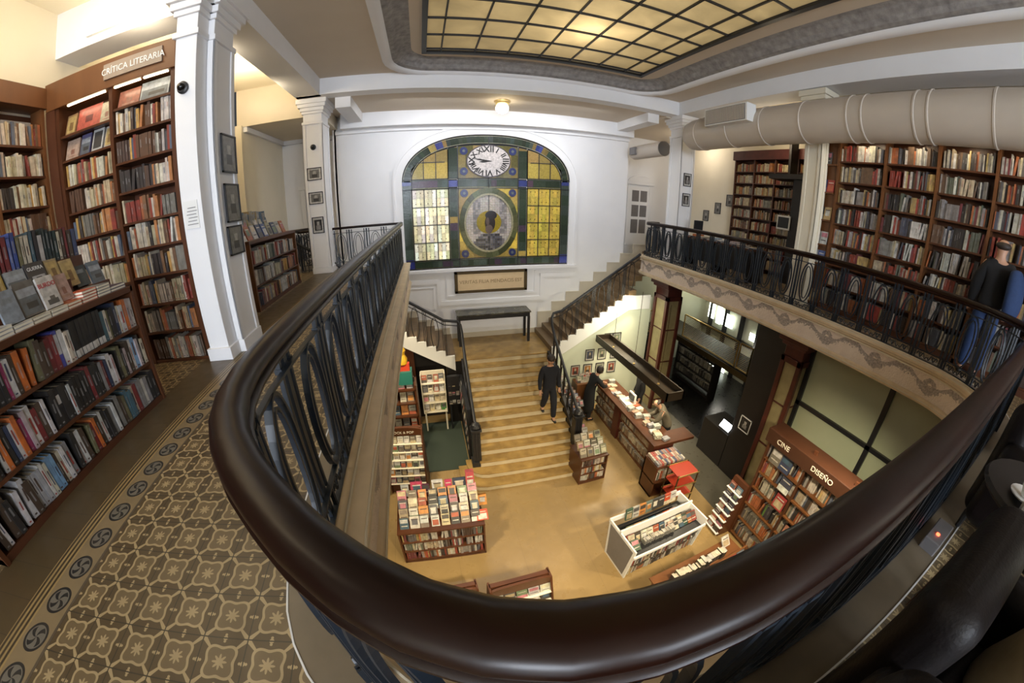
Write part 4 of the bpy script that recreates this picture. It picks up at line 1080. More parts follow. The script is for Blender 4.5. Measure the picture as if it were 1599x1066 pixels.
for ri, (z, H, cols) in enumerate(ROWS):
    y = LY1-.045; i = 0
    for i, c in enumerate(cols):
        t = BR.uniform(.026, .050) if not isinstance(c, str) else .036
        if y-t < LY0+.04: break
        h = H*BR.uniform(.80, .99); band = None; col = c; tilt = 0; word = None
        if c == 'S': col = (.016, .016, .018); h = H*.97; band = (.02, .22, (.62, .60, .56)); word = 'white-footed black book'
        if c == 'B': col = (.08, .09, .42); band = (.35, .9, (.5, .5, .52)); word = 'blue and white book'
        if c == 'O': col = (.018, .018, .02); h = H*.90; word = 'orange-topped black book'
        if c == 'L': col = (.02, .02, .025); band = (.55, .8, (.6, .58, .56)); word = 'white-labelled black book'
        if c == 'G': col = (.42, .42, .44); h = H*.86; word = 'light grey book'
        if not isinstance(c, str): col = jit(c, .04, BR); 
        if BR.random() < .06: tilt = -.1
        word = word or cname(col)+' book'
        single_book((LX-BR.uniform(.012, .03), y, z), (0, -1, 0), (1, 0, 0), t*.96, h, .19, col, tilt,
            '%s, %s from the column on the low bookcase\'s %s shelf' % (word, ordn(i), RN[ri]), 'books on the %s shelf of the low bookcase' % RN[ri], band)
        y -= t+(h*.1 if tilt else 0)
# display on top: stacks and propped covers
def stack_box(x, y, w, d, n, t, label, col):
    o = None
    m_ = MB()
    for k in range(n):
        z = TOPZ+k*t
        m_.col = (.60, .56, .48); m_.box(x-d, x-.004, y-w/2+.003, y+w/2-.003, z+.002, z+t-.003)
        m_.col = col; m_.box(x-d-.002, x, y-w/2, y+w/2, z+t-.003, z+t-.0005); m_.box(x-d-.002, x, y-w/2, y+w/2, z, z+.002)
    return m_
ST = [(1.17, .16, 3, 'cream'), (1.35, .15, 3, 'grey'), (1.52, .15, 3, 'white'), (1.68, .15, 2, 'white'), (1.84, .15, 2, 'cream'), (2.00, .15, 2, 'cream'), (2.15, .13, 2, 'orange'), (2.31, .15, 4, 'orange-topped'), (2.47, .14, 4, 'grey'), (2.64, .17, 2, 'dark purple')]
STC = {'white': W_, 'grey': GY_, 'cream': CR_, 'orange': OR_, 'orange-topped': (.75, .13, .05), 'dark purple': (.07, .05, .11)}
for y, w, n, cn in ST:
    for k in range(n):
        z = TOPZ+k*.022; m_ = MB(); xx = LX-.035-BR.uniform(0, .006); col = STC[cn]
        m_.col = col; m_.box(xx-.22, xx, y-w/2, y+w/2, z, z+.003); m_.box(xx-.22, xx, y-w/2, y+w/2, z+.018, z+.021); m_.box(xx-.22, xx-.217, y-w/2, y+w/2, z, z+.021)
        o = m_.build('book', M['book'], base=(xx-.11, y, z)); o['_L'] = [xx-.11, y, z]
        pos = 'topmost' if k == n-1 else ('lowest' if k == 0 else ordn(n-1-k)+' from the top')
        tag(o, '%s-covered book lying %s in the %s stack from the column' % (cn, pos, ordn(9-ST.index((y, w, n, cn)))), 'book', 'stacked books on top of the low bookcase')
        m_ = MB(); m_.box(xx-.216, xx-.003, y-w/2+.003, y+w/2-.003, z+.003, z+.018); m_.build('page_block', M['paper'], o)
def prop_cover(x, y, z, w, h, col, label, pic, title=None, lean=.3, m_title=None):
    t = thing('book', label, 'book', (x, y, z), 'books propped on top of the low bookcase')
    up_ = Vector((-lean, 0, 1)).normalized(); m_ = MB(); m_.col = col
    nn = Vector((0, 1, 0)).cross(up_)*1.0
    m_.obox(Vector((x, y, z))+up_*h/2-nn*.012, Vector((0, w/2, 0)), nn*.012, up_*h/2)
    pic(m_, lambda a, b_, k=1: Vector((x, y, z))+Vector((0, a*w, 0))+up_*h*b_+nn*.001*k)
    m_.build('cover', M['picture'], t)
    if title: text_obj('title', title[0], title[1], Vector((x, y, z))+up_*h*title[2]+nn*.003, (0, 1, 0), up_, title[3], t, .0006)
def quadp(m_, q, c, x0, x1, z0, z1, k=1): m_.col = c; m_.quad(q(x0, z0, k), q(x1, z0, k), q(x1, z1, k), q(x0, z1, k))
redm = mat('red_title_ink', (.45, .02, .03)); whm = mat('white_title_ink', (.75, .75, .75)); 
def pic_land(m_, q): quadp(m_, q, (.13, .15, .17), -.45, .45, .05, .55); quadp(m_, q, (.35, .38, .42), -.45, .45, .55, .8); quadp(m_, q, (.05, .05, .05), -.2, .35, .2, .38, 2)
def pic_plain(m_, q): quadp(m_, q, (.22, .25, .28), -.3, .3, .6, .78)
def pic_tank(m_, q): quadp(m_, q, (.08, .08, .075), -.3, .35, .1, .26); quadp(m_, q, (.12, .11, .1), -.1, .2, .26, .36)
def pic_map(m_, q): quadp(m_, q, (.30, .14, .10), -.12, .15, .25, .5); quadp(m_, q, (.42, .25, .18), -.3, .3, .12, .2)
def pic_gold(m_, q): quadp(m_, q, (.50, .36, .14), -.4, .4, .08, .9); quadp(m_, q, (.22, .13, .05), -.15, .2, .2, .6, 2)
zs = TOPZ+.05
prop_cover(LX-.09, 1.66, zs, .15, .22, (.24, .28, .33), 'plain blue-grey book propped at the near end of the low bookcase top', pic_plain)
prop_cover(LX-.11, 1.84, zs, .17, .24, (.14, .13, .12), 'dark grey book with a landscape cover propped beside the plain blue-grey one', pic_land)
prop_cover(LX-.09, 2.01, zs, .15, .23, (.60, .57, .53), 'white book with red title and tank picture propped on the low bookcase', pic_tank, ('BURDO', .046, .72, redm))
prop_cover(LX-.12, 2.16, zs+.01, .13, .20, (.46, .30, .26), 'small pinkish book with a map cover propped on the low bookcase', pic_map)
prop_cover(LX-.29, 1.90, TOPZ+.20, .17, .17, (.30, .33, .35), 'grey book with a snowy landscape propped in the back row', pic_land)
prop_cover(LX-.29, 2.08, TOPZ+.22, .17, .17, (.05, .05, .055), 'black and white book titled GUERRA propped in the back row', lambda m_, q: (quadp(m_, q, (.4, .4, .4), -.3, .4, .1, .4), quadp(m_, q, (.1, .1, .1), -.1, .2, .2, .33, 2)), ('GUERRA', .038, .72, whm))
prop_cover(LX-.29, 2.24, TOPZ+.20, .12, .18, (.34, .26, .14), 'dull gold book with a figure cover in the back row', pic_gold)
prop_cover(LX-.27, 2.38, TOPZ+.13, .13, .22, (.45, .33, .15), 'golden-brown book standing tallest beside the orange-topped stack', pic_gold)
prop_cover(LX-.31, 2.52, TOPZ+.10, .15, .18, (.05, .07, .08), 'dark teal book propped behind the orange-topped stack', pic_plain)
prop_cover(LX-.29, 2.68, TOPZ+.09, .14, .19, (.14, .18, .22), 'blue-grey photographic book standing behind the far grey stack', pic_land)
prop_cover(LX-.29, 1.73, TOPZ+.20, .13, .18, (.40, .28, .06), 'yellow and black illustrated book propped at the nearest end of the top', pic_gold)
bx(LX-.34, LX-.27, 1.62, 2.35, TOPZ, TOPZ+.19).build('riser', M['woodd'], lb)
bx(LX-.34, LX-.25, 2.30, 2.76, TOPZ, TOPZ+.09).build('riser', M['woodd'], lb)
# raised back row of tall books on a riser
bx(LX-.62, LX-.36, LY0, 2.60, TOPZ, TOPZ+.35).build('riser', M['woodd'], lb)
y = 2.58; cl = [(.05,.07,.16), BN_, DR_, BN_, CR_, (.02,.05,.05), (.02,.04,.045), (.02,.04,.045), (.02,.04,.045), (.5,.48,.46), (.02,.02,.03), TE_, CR_, CR_, OL_, (.05,.09,.34), (.10,.14,.4), DR_, DR_, BN_, DR_, (.3,.08,.03), DR_, CR_, (.5,.48,.5), (.4,.4,.44), GY_, (.07,.05,.25), NV_, NV_, NV_, TE_]
for i, c in enumerate(cl):
    t = BR.uniform(.032, .05)
    if y-t < LY0: break
    h = BR.uniform(.21, .27); col = jit(c, .03, BR)
    single_book((LX-.37, y, TOPZ+.35), (0, -1, 0), (1, 0, 0), t*.96, h, .2, col, 0, '%s book, %s from the column in the low bookcase\'s raised back row' % (cname(col), ordn(i)), 'tall books on the riser of the low bookcase')
    y -= t
# ---- literary-criticism bookcase, facing the photographer
cb = thing('tall_bookcase', 'tall wooden bookcase headed by the CRÍTICA LITERARIA sign beside the white column', 'bookcase', (-3.42, 3.8, 0))
CY = 3.62; b = MB(); b.box(-4.35, -2.55, CY+.02, CY+.30, 0, .04); b.box(-4.35, -2.55, CY+.27, CY+.30, 0, 3.1); b.box(-4.46, -4.30, CY-.02, CY+.30, 0, 3.1); b.build('carcass', M['woodd'], cb)
bx(-4.45, -2.53, CY-.03, CY+.30, 3.10, 3.42).build('cornice', M['woodo'], cb, bevel=.006)
for x in (-2.60, -3.44, -4.30): bx(x, x+.05, CY, CY+.30, 0, 3.1).build('upright', M['wood'], cb)
RZ = [.04, .38, .70, 1.02, 1.33, 1.62, 1.95, 2.27, 2.58, 2.86]; LZ = [.04, .36, .68, .99, 1.29, 1.59, 1.89, 2.19, 2.49, 2.77]
for zz, xa, xb in ((RZ, -3.39, -2.60), (LZ, -4.25, -3.44)):
    for z in zz: bx(xa, xb, CY+.01, CY+.27, z-.025, z).build('shelf', M['wood'], cb)
sg = thing('shelf_sign', 'grey header sign reading CRÍTICA LITERARIA on the tall bookcase cornice', 'sign', (-3.05, CY-.04, 3.27))
bx(-3.47, -2.68, CY-.05, CY-.031, 3.19, 3.36).build('sign_board', mat('grey_sign_board', (.33, .26, .20), (.28, .22, .17), 5), sg)
text_obj('lettering', 'CRÍTICA LITERARIA', .098, (-3.07, CY-.052, 3.27), (1, 0, 0), (0, 0, 1), M['white'], sg, .002)
for xa, xb in ((-3.36, -3.0), (-2.95, -2.64), (-4.1, -3.5)):
    tag(bx(xa, xb, CY-.0, CY+.02, 3.085, 3.098).build('strip_light', M['tube'], base=(xa, CY, 3.085)), 'thin lit strip light under the literary criticism cornice, %s' % {-3.36: 'middle one', -2.95: 'nearest the column', -4.1: 'over the left bay'}[xa], 'lamp', 'strip lights under the cornice')
def crit_row(z, xa, xb, H, pal, ri, side, indiv):
    cnt = [0]
    def cbk(p, u, n, t, h, d, col, tilt):
        single_book(p, u, n, t, h, d, col, tilt, '%s book, %s from left on the %s %s literary criticism shelf' % (cname(col), ordn(cnt[0]), ri, side), 'books on the literary criticism shelves', parts=False); cnt[0] += 1
    row(BOOKS, (xa, CY+.02, z), (1, 0, 0), (0, -1, 0), xb-xa, H, pal, cb=cbk if indiv else None, tmin=.024, tmax=.045, gap=.01)
names = {0: 'lowest', 1: 'second lowest', 2: 'third lowest', 3: 'fourth lowest'}
for i, z in enumerate(RZ[:-1]):
    crit_row(z, -3.38, -2.61, .27, PAL_WARM if i < 4 else PAL_MIX[:8]+PAL_WARM, names.get(i, ''), 'right-hand', i in (0, 1, 2))
for i, z in enumerate(LZ[:-2]): crit_row(z, -4.24, -3.45, .26, PAL_WARM, '', 'left-hand', False)
# face-out books on its upper shelves
def fo(x, z, w, h, col, label, pic):
    t = thing('book', label, 'book', (x, CY+.02, z), 'face-out books on the literary criticism case'); up_ = Vector((0, .28, 1)).normalized(); m_ = MB(); m_.col = col
    nn = Vector((1, 0, 0)).cross(up_); m_.obox(Vector((x, CY+.04, z))+up_*h/2-nn*.01, Vector((w/2, 0, 0)), nn*.01, up_*h/2)
    pic(m_, lambda a, b_, k=1: Vector((x, CY+.04, z))+Vector((a*w, 0, 0))+up_*h*b_+nn*.001*k); m_.build('cover', M['picture'], t)
fo(-3.82, LZ[9], .38, .27, (.50, .10, .07), 'large coral-red poster book face out on the top left shelf', lambda m_, q: quadp(m_, q, (.16, .03, .03), -.16, .16, .3, .6))
fo(-4.12, LZ[9], .17, .25, (.30, .17, .08), 'brown illustrated book face out left of the coral-red one', pic_gold)
fo(-3.54, LZ[9], .18, .25, (.50, .44, .30), 'cream illustrated book face out right of the coral-red one', pic_map)
fo(-4.12, LZ[8], .22, .24, (.50, .36, .28), 'salmon-coloured book face out on the second left shelf', pic_map)
fo(-3.90, LZ[8], .16, .25, (.10, .10, .22), 'dark blue book face out on the second left shelf', pic_land)
fo(-3.70, LZ[8], .17, .26, (.55, .55, .53), 'white-bordered photograph book face out on the second left shelf', lambda m_, q: quadp(m_, q, (.06, .06, .06), -.38, .38, .12, .88))
fo(-3.52, LZ[8], .13, .25, (.50, .46, .42), 'narrow white-edged book face out next to the upright divider', pic_gold)
fo(-3.20, RZ[9], .30, .20, (.35, .12, .08), 'reddish long book face out on the top right shelf', pic_map)
fo(-2.85, RZ[9], .38, .22, (.34, .36, .36), 'greyish long picture book face out on the top right shelf', pic_land)
# ---- left wall bookcase
wb = thing('wall_bookcase', 'orange-brown bookcase along the cream left wall, full of pale spines', 'bookcase', (-4.6, 1.8, 0))
b = MB(); b.box(-4.70, -4.66, -2.5, 3.62, 0, 3.1); b.build('carcass', M['woodd'], wb)
bx(-4.70, -4.42, -2.5, 3.60, 3.14, 3.38).build('cornice', M['woodo'], wb, bevel=.006)
for y in (3.55, 2.86, 2.0, 1.14, .28, -.58, -1.44, -2.3): bx(-4.66, -4.45, y-.02, y+.02, 0, 3.14).build('upright', M['woodo'], wb)
for k in range(9):
    z = .05+.333*k; bx(-4.66, -4.46, -2.5, 3.55, z-.025, z).build('shelf', M['wood'], wb)
    for (ya, yb_) in ((2.88, 3.52), (2.02, 2.84), (1.16, 1.98), (.30, 1.12), (-.56, .26)): row(BOOKS, (-4.46, yb_, z), (0, -1, 0), (1, 0, 0), yb_-ya, .27, PAL_WARM+[(.7,.64,.5)]*4, tmin=.02, tmax=.04, gap=.02)
bx(-4.5, -4.49, 2.9, 3.4, 2.72, 2.98).build('grey_panel', M['plasticg'], wb)
# ---- far low bookcase between the two left columns
fb = thing('low_bookcase', 'far low wooden bookcase with books piled on top, behind the first white column', 'bookcase', (-2.95, 6.6, 0))
b = MB(); b.box(-3.30, -2.72, 5.45, 7.62, 1.05, 1.10); b.build('top_board', M['wood'], fb)
b = MB(); b.box(-3.30, -3.27, 5.50, 7.60, 0, 1.05); b.box(-3.30, -2.72, 5.50, 7.60, 0, .06); b.build('carcass', M['woodd'], fb)
for y in (5.47, 7.57): bx(-3.30, -2.72, y-.02, y+.02, 0, 1.05).build('side_panel', M['woodo'], fb)
for z in (.40, .73): bx(-3.27, -2.73, 5.5, 7.6, z-.025, z).build('shelf', M['wood'], fb)
for z in (.06, .40, .73): row(BOOKS, (-2.74, 7.5, z), (0, -1, 0), (1, 0, 0), 1.95, .26, PAL_MIX+PAL_WARM, tmax=.05)
for z in (.16, .42, .72): b = MB(); BOOKS.col = (.6, .55, .45); BOOKS.box(-3.2, -2.8, 5.38, 5.44, z, z+.2)
for k in range(9):
    y = 5.6+k*.22; cover(BOOKS, (-2.86, y, 1.10), (0, 1, 0), (-.35, 0, 1), .17, .24, .02, jit(BR.choice([(.08,.12,.3),(.5,.5,.5),(.5,.15,.06),(.06,.08,.16),(.45,.4,.3),(.3,.35,.4)]), .05, BR))
    if k < 7: cover(BOOKS, (-3.05, y+.05, 1.18), (0, 1, 0), (-.2, 0, 1), .17, .26, .02, jit(BR.choice([(.45,.35,.1),(.08,.14,.2),(.5,.5,.5)]), .05, BR))
row(BOOKS, (-3.08, 7.0, 1.30), (0, -1, 0), (1, 0, 0), 1.4, .28, [(.35,.35,.36),(.5,.48,.44),(.12,.2,.3),(.5,.38,.2)])
bx(-3.29, -3.08, 5.6, 7.05, 1.10, 1.30).build('riser', M['woodd'], fb)
# ---- big bookcase on the right
rb = thing('tall_bookcase', 'very large lit bookcase filling the right gallery wall under the duct', 'bookcase', (6.95, .8, 0))
RX = 6.75; RB = [.12+.369*k for k in range(8)]
b = MB(); b.box(RX+.26, RX+.30, -3.2, 3.86, 0, 3.22); b.build('carcass', M['wood'], rb)
bx(RX-.0, RX+.30, -3.2, 4.24, 3.10, 3.24).build('cornice', M['woodo'], rb)
dv = [3.82, 2.92, 2.03, 1.16, .29, -.58, -1.45, -2.3]
for y in dv: bx(RX, RX+.28, y-.022, y+.022, 0, 3.1).build('upright', M['woodo'], rb)
for z in RB: bx(RX+.005, RX+.27, -3.2, 3.82, z-.028, z).build('shelf', M['wood'], rb)
bx(RX+.0, RX+.27, -3.2, 3.82, 0, .09).build('plinth', M['woodd'], rb)
for i in range(len(dv)-2):
    for z in RB: row(BOOKS, (RX+.03, dv[i]-.03, z), (0, -1, 0), (-1, 0, 0), dv[i]-dv[i+1]-.06, .30, PAL_MIX, tmin=.018, tmax=.042, gap=.02)
# narrow face-out bay beside it
bx(RX+.05, RX+.28, 3.86, 4.20, 0, 3.1).build('end_bay_back', M['woodo'], rb)
for z in (.10, .83, 1.18, 1.63, 2.13, 2.64):
    bx(RX-.04, RX+.1, 3.86, 4.20, z-.03, z-.005).build('shelf', M['woodo'], rb)
    for y in ((3.95, 4.11) if z != 2.64 else (4.05,)): cover(BOOKS, (RX+.0, y, z), (0, -1, 0), (.15, 0, 1), .15, .23, .02, jit(BR.choice([(.65,.65,.65),(.1,.15,.4),(.4,.05,.04),(.1,.1,.1),(.5,.35,.15),(.62,.58,.5)]), .05, BR))
# ---- bookcase in the dim side room
sb = thing('tall_bookcase', 'dark red-topped bookcase with orange and cream spines in the side room', 'bookcase', (8.8, 7.2, 0))
b = MB(); b.box(8.86, 8.92, 5.2, 8.25, 0, 3.1); b.build('carcass', M['woodd'], sb); bx(8.55, 8.9, 5.2, 8.28, 3.08, 3.34).build('cornice', M['redmarble'], sb)
for y in (8.22, 7.48, 6.74, 6.0, 5.25): bx(8.6, 8.88, y-.02, y+.02, 0, 3.1).build('upright', M['woodd'], sb)
for k in range(9):
    z = .14+.327*k; bx(8.61, 8.87, 5.25, 8.22, z-.025, z).build('shelf', M['woodd'], sb)
    for ya in (7.50, 6.76, 6.02, 5.28): row(BOOKS, (8.63, ya+.68, z), (0, -1, 0), (-1, 0, 0), .68, .25, [(.5,.2,.06),(.6,.5,.3),(.35,.07,.04),(.55,.42,.2),(.2,.1,.05),(.3,.3,.25),(.6,.55,.42)], tmin=.02, tmax=.045)
# dark doorway cabinet in front of it
dc = thing('dark_cabinet', 'tall black cabinet doorway with a white sign beside the side-room shelves', 'cabinet', (8.3, 5.6, 0))
b = MB(); b.box(8.10, 8.5, 5.0, 5.75, 0, 2.6); b.box(8.0, 8.55, 4.95, 6.45, 2.50, 2.62); b.box(8.2, 8.5, 5.95, 6.02, 2.6, 3.9); b.box(8.2, 8.5, 5.4, 5.46, 2.6, 3.9); b.build('cabinet_body', M['darkroom'], dc)
b = MB(); b.box(8.06, 8.09, 5.70, 6.10, 1.28, 1.62); b.build('white_sign', M['white'], dc); b = MB(); b.box(8.05, 8.06, 5.74, 6.06, 1.32, 1.58); b.build('sign_face', M['black'], dc)
# ------------------------------------------------------------------ framed photographs
def frame(cx, cz, w, h, face, pos, label, group, art=0, fcol='black', matc=(.75, .74, .70)):
    "face: '-y' picture faces the photographer, '+x' or '-x' faces sideways; pos = coordinate of the wall plane"
    if face == '-y': P = lambda a, b_, d: Vector((cx+a, pos-d, cz+b_)); L = (cx, pos, cz)
    elif face == '+x': P = lambda a, b_, d: Vector((pos+d, cx+a, cz+b_)); L = (pos, cx, cz)
    else: P = lambda a, b_, d: Vector((pos-d, cx-a, cz+b_)); L = (pos, cx, cz)
    t = thing('picture_frame', label, 'picture', L, group)
    def bxx(m_, a0, a1, b0, b1, d0, d1):
        c = (P(a0, b0, d0)+P(a1, b1, d1))/2; m_.obox(c, (P(a1, b0, d0)-P(a0, b0, d0))/2, (P(a0, b1, d0)-P(a0, b0, d0))/2, (P(a0, b0, d1)-P(a0, b0, d0))/2)
    m_ = MB(); e = .018 if w < .5 else .03
    for a0, a1, b0, b1 in ((-w/2, w/2, h/2-e, h/2), (-w/2, w/2, -h/2, -h/2+e), (-w/2, -w/2+e, -h/2, h/2), (w/2-e, w/2, -h/2, h/2)): bxx(m_, a0, a1, b0, b1, 0, .022)
    m_.build('frame', M[fcol], t)
    m_ = MB(); m_.col = matc; bxx(m_, -w/2+e, w/2-e, -h/2+e, h/2-e, .0, .010)
    g = [(.30,.30,.29),(.04,.04,.04),(.45,.44,.42),(.12,.12,.12)]; k = .66 if art != 2 else .9
    ac = {0: (.22, .22, .21), 1: (.03, .03, .03), 2: (.25, .25, .24), 3: (.35, .06, .03), 4: (.45, .20, .05), 5: (.25, .30, .20), 6: (.06, .09, .16)}[art]
    m_.col = ac; bxx(m_, -w/2*k, w/2*k, -h/2*k, h/2*k, .010, .012)
    fc = (.5, .48, .45) if art < 3 else (.55, .48, .35)
    m_.col = fc; bxx(m_, -w*.10, w*.12, -h*.02, h*.22, .012, .013); m_.col = (.06, .06, .06) if art != 1 else (.35, .34, .33); bxx(m_, -w*.18, w*.20, -h*.28, -h*.02, .012, .013)
    m_.build('photograph', M['picture'], t); return t
for z, h, lab in ((2.17, .42, 'topmost framed city photograph on the inner face of the tall left column'), (1.63, .42, 'middle framed photograph on the inner face of the tall left column'), (1.22, .32, 'lowest framed photograph on the inner face of the tall left column')):
    frame(4.06 if h > .4 else 4.03, z, .33, h, '+x', -2.20+.023, lab, 'photographs on the tall left column', 2)
for z, w, h, a, lab in ((2.26, .34, .28, 0, 'topmost of three small photographs on the back left column'), (1.72, .34, .27, 0, 'middle one of three small photographs on the back left column, a reclining figure'), (1.11, .27, .37, 1, 'lowest of three small photographs on the back left column, white on black')):
    frame(-2.46, z, w, h, '-y', 8.477, lab, 'photographs on the back left column', a)
for z, lab in ((2.25, 'upper framed portrait on the white column at the far right'), (1.71, 'lower framed portrait on the white column at the far right')):
    frame(6.68, z, .26, .35, '-y', 8.117, lab, 'portraits on the far right column', 1)
for y, z, lab in ((9.72, 1.34, 'lowest of three small frames climbing the cream wall at right'), (9.18, 1.62, 'middle of three small frames climbing the cream wall at right'), (8.68, 1.90, 'highest of three small frames climbing the cream wall at right')):
    frame(y, z, .27, .36, '-x', 8.945, lab, 'small frames on the cream side wall', 2)
k = 0
for row_, zz, xs_ in ((0, -3.35, (4.02, 4.42, 4.82, 5.22)), (1, -2.88, (4.45, 4.85, 5.28)), (2, -2.42, (5.02, 5.30))):
    for i, x in enumerate(xs_):
        frame(x, zz, .28, .36, '-y', 8.858, 'small framed colour print, %s in the %s row on the wall under the stairs' % (ORD[i], ('bottom', 'middle', 'top')[row_]), 'small prints on the wall under the stairs', (3, 4, 5, 3, 6, 5, 1, 5, 5)[k], 'black', (.70, .68, .60)); k += 1
frame(5.78, -3.0, .30, .24, '-y', 8.858, 'lone small frame to the right of the rows of coloured prints', None, 2)
# notice and cameras on the columns
b = MB(); b.box(-2.49, -2.32, 3.570, 3.578, 1.42, 1.70)
nt_ = tag(b.build('paper_notice', M['white'], base=(-2.4, 3.575, 1.42)), 'small white paper notice stuck on the tall left column', 'notice')
nt_['_L'] = [-2.4, 3.575, 1.42]
b = MB()
for k in range(6): b.box(-2.46+.01*(k % 3), -2.33-.012*(k % 2), 3.566, 3.569, 1.46+.033*k, 1.467+.033*k)
b.build('printed_lines', M['plasticg'], nt_)
def dome(loc, n, label):
    t = thing('dome_camera', label, 'camera', loc)
    d = Vector(n); m_ = MB(); m_.T = Matrix.Translation(loc) @ d.to_track_quat('Z', 'Y').to_matrix().to_4x4()
    m_.lathe([(.001, 0), (.065, 0), (.065, .02), (.05, .03), (.001, .03)], n=18); m_.build('base', M['black'], t, smooth=True)
    m_ = MB(); m_.T = Matrix.Translation(loc) @ d.to_track_quat('Z', 'Y').to_matrix().to_4x4()
    m_.lathe([(.048, .03), (.045, .05), (.032, .07), (.012, .079), (.001, .08)], n=18); m_.build('dome', M['lens'], t, smooth=True)
dome((-2.41, 3.575, 2.84), (0, -1, 0), 'black dome camera on the tall left column beside the bookcase sign')
dome((-2.46, 8.475, 2.86), (0, -1, 0), 'black dome camera on the back left column above its photographs')
# ------------------------------------------------------------------ ground-floor display furniture
G0 = -4.6
def covers_plane(p0, u, upv, nx_, nz_, w, h, cw, ch, pal=PAL_DISPLAY, jitter=.01, skip=0):
    u = Vector(u).normalized(); upv = Vector(upv).normalized()
    for j in range(nz_):
        for i in range(nx_):
            if BR.random() < skip: continue
            c = Vector(p0)+u*(w*(i+.5)/nx_+BR.uniform(-jitter, jitter))+upv*(h*j/nz_)
            cover(BOOKS, c, u, upv, cw*BR.uniform(.85, 1.05), ch*BR.uniform(.85, 1), .02, jit(BR.choice(pal), .06, BR))
def display_table(x0, x1, y0, y1, label, wood='wood', ztop=-3.72, ang=0):
    cx, cy = (x0+x1)/2, (y0+y1)/2; t = thing('display_table', label, 'display table', (cx, cy, G0))
    T = Matrix.Translation((cx, cy, 0)) @ Matrix.Rotation(ang, 4, 'Z') @ Matrix.Translation((-cx, -cy, 0)); BOOKS.T = T
    def nb(): m_ = MB(); m_.T = T; return m_
    b = nb(); b.box(x0+.25, x1-.25, y0+.12, y1-.05, G0, ztop-.04); b.box(x0, x1, y0, y1, G0, G0+.06); b.build('carcass', M['woodd'], t)
    b = nb(); b.box(x0-.02, x1+.02, y0-.02, y1+.02, ztop-.03, ztop); b.build('top_board', M[wood], t)
    for x in (x0, x1): b = nb(); b.box(x-.015 if x == x0 else x-.015, x+.015, y0, y1, G0, ztop-.03); b.build('side_panel', M[wood], t)
    for k in range(3):
        z = G0+.07+k*(ztop-G0-.1)/3; b = nb(); b.box(x0+.02, x1-.02, y0, y0+.2, z-.02, z); b.build('shelf', M['wood'], t)
        row(BOOKS, (x0+.03, y0+.02, z), (1, 0, 0), (0, -1, 0), x1-x0-.06, .24, PAL_MIX, tmin=.02, tmax=.05)
    return T
T = display_table(-.98, .52, 4.25, 5.0, 'display table loaded with face-up books in front of the stairs')
TB = COL.objects['display_table']
for j in range(4):                                   # tiers of face-out books rising towards the back
    y = 4.36+j*.15; z = -3.72+j*.07
    b = bx(-.96, .50, y-.04, 5.0, -3.72, z) if j else None
    if b: b.build('tier', M['wood'], TB)
    covers_plane((-.95, y-.02, z), (1, 0, 0), (0, .75, 1), 8, 1, 1.45, .3, .165, .23)
for x, c, w_, h in ((-.80, (.45,.48,.5), .14, .24), (-.58, (.55,.06,.14), .22, .28), (-.42, (.10,.02,.06), .14, .22), (-.20, (.72,.72,.72), .20, .28), (.0, (.62,.06,.16), .13, .26), (.20, (.05,.07,.12), .24, .27)):
    cover(BOOKS, (x, 4.93, -3.50), (1, 0, 0), (0, .3, 1), w_, h, .03, c)
cover(BOOKS, (.40, 4.90, -3.50), (1, 0, 0), (0, .12, 1), .15, .42, .1, (.60, .10, .12)); cover(BOOKS, (.58, 4.7, -3.72), (1, 0, 0), (0, .6, 1), .16, .2, .1, (.70, .28, .04)); cover(BOOKS, (.52, 4.32, -3.70), (1, 0, 0), (0, 1.4, 1), .2, .2, .04, (.60, .07, .02))
BOOKS.T = Matrix.Identity(4)
# white display island at right
x0, x1, y0, y1 = 2.74, 4.42, 3.10, 3.78; ang = radians(6)
t = thing('display_island', 'long white-edged book bin on the floor with magazines and art books standing in it', 'display table', (3.58, 3.44, G0))
T = Matrix.Translation((3.58, 3.44, 0)) @ Matrix.Rotation(ang, 4, 'Z') @ Matrix.Translation((-3.58, -3.44, 0)); BOOKS.T = T
def nb(): m_ = MB(); m_.T = T; return m_
b = nb(); b.prism([(y0+.05, G0), (y1-.05, G0), (y1+.03, -3.92), (y0-.03, -3.92)], x0+.05, x1-.05, 'x'); b.build('bin_body', M['black'], t)
for xx in (x0, x1-.03):
    b = nb(); b.prism([(y0+.0, G0), (y1-.0, G0), (y1+.08, -3.72), (y0-.08, -3.72)], xx, xx+.03, 'x'); b.build('end_panel', M['white'], t)
    b = nb(); b.prism([(y0+.06, G0+.06), (y1-.06, G0+.06), (y1+.02, -3.78), (y0-.02, -3.78)], xx-.006 if xx == x0 else xx+.03, xx if xx == x0 else xx+.036, 'x'); b.build('poster', M['plasticg'], t)
b = nb(); b.box(x0, x1, y0-.09, y0-.06, -3.92, -3.86); b.box(x0, x1, y1+.06, y1+.09, -3.80, -3.70); b.box(x0, x1, y0-.0, y0+.02, -4.25, -4.22); b.box(x0, x1, (y0+y1)/2+.05, (y0+y1)/2+.08, -3.92, -3.66); b.build('white_rails', M['white'], t)
for z, yy in ((-4.55, y0+.01), (-4.23, y0-.03)): row(BOOKS, (x0+.05, yy+.0, z), (1, 0, 0), (0, -1, 0), 1.58, .27, PAL_MIX+[(.6,.57,.5)]*5, tmin=.012, tmax=.03)
for k in range(8): cover(BOOKS, (x0+.36+k*.15, y1-.02, -3.80), (1, 0, 0), (0, .15, 1), .15, .25, .03, jit([(.06,.12,.08),(.6,.58,.55),(.60,.24,.06),(.15,.2,.18),(.05,.05,.05),(.06,.06,.06),(.62,.08,.03),(.60,.56,.56)][k], .03, BR))
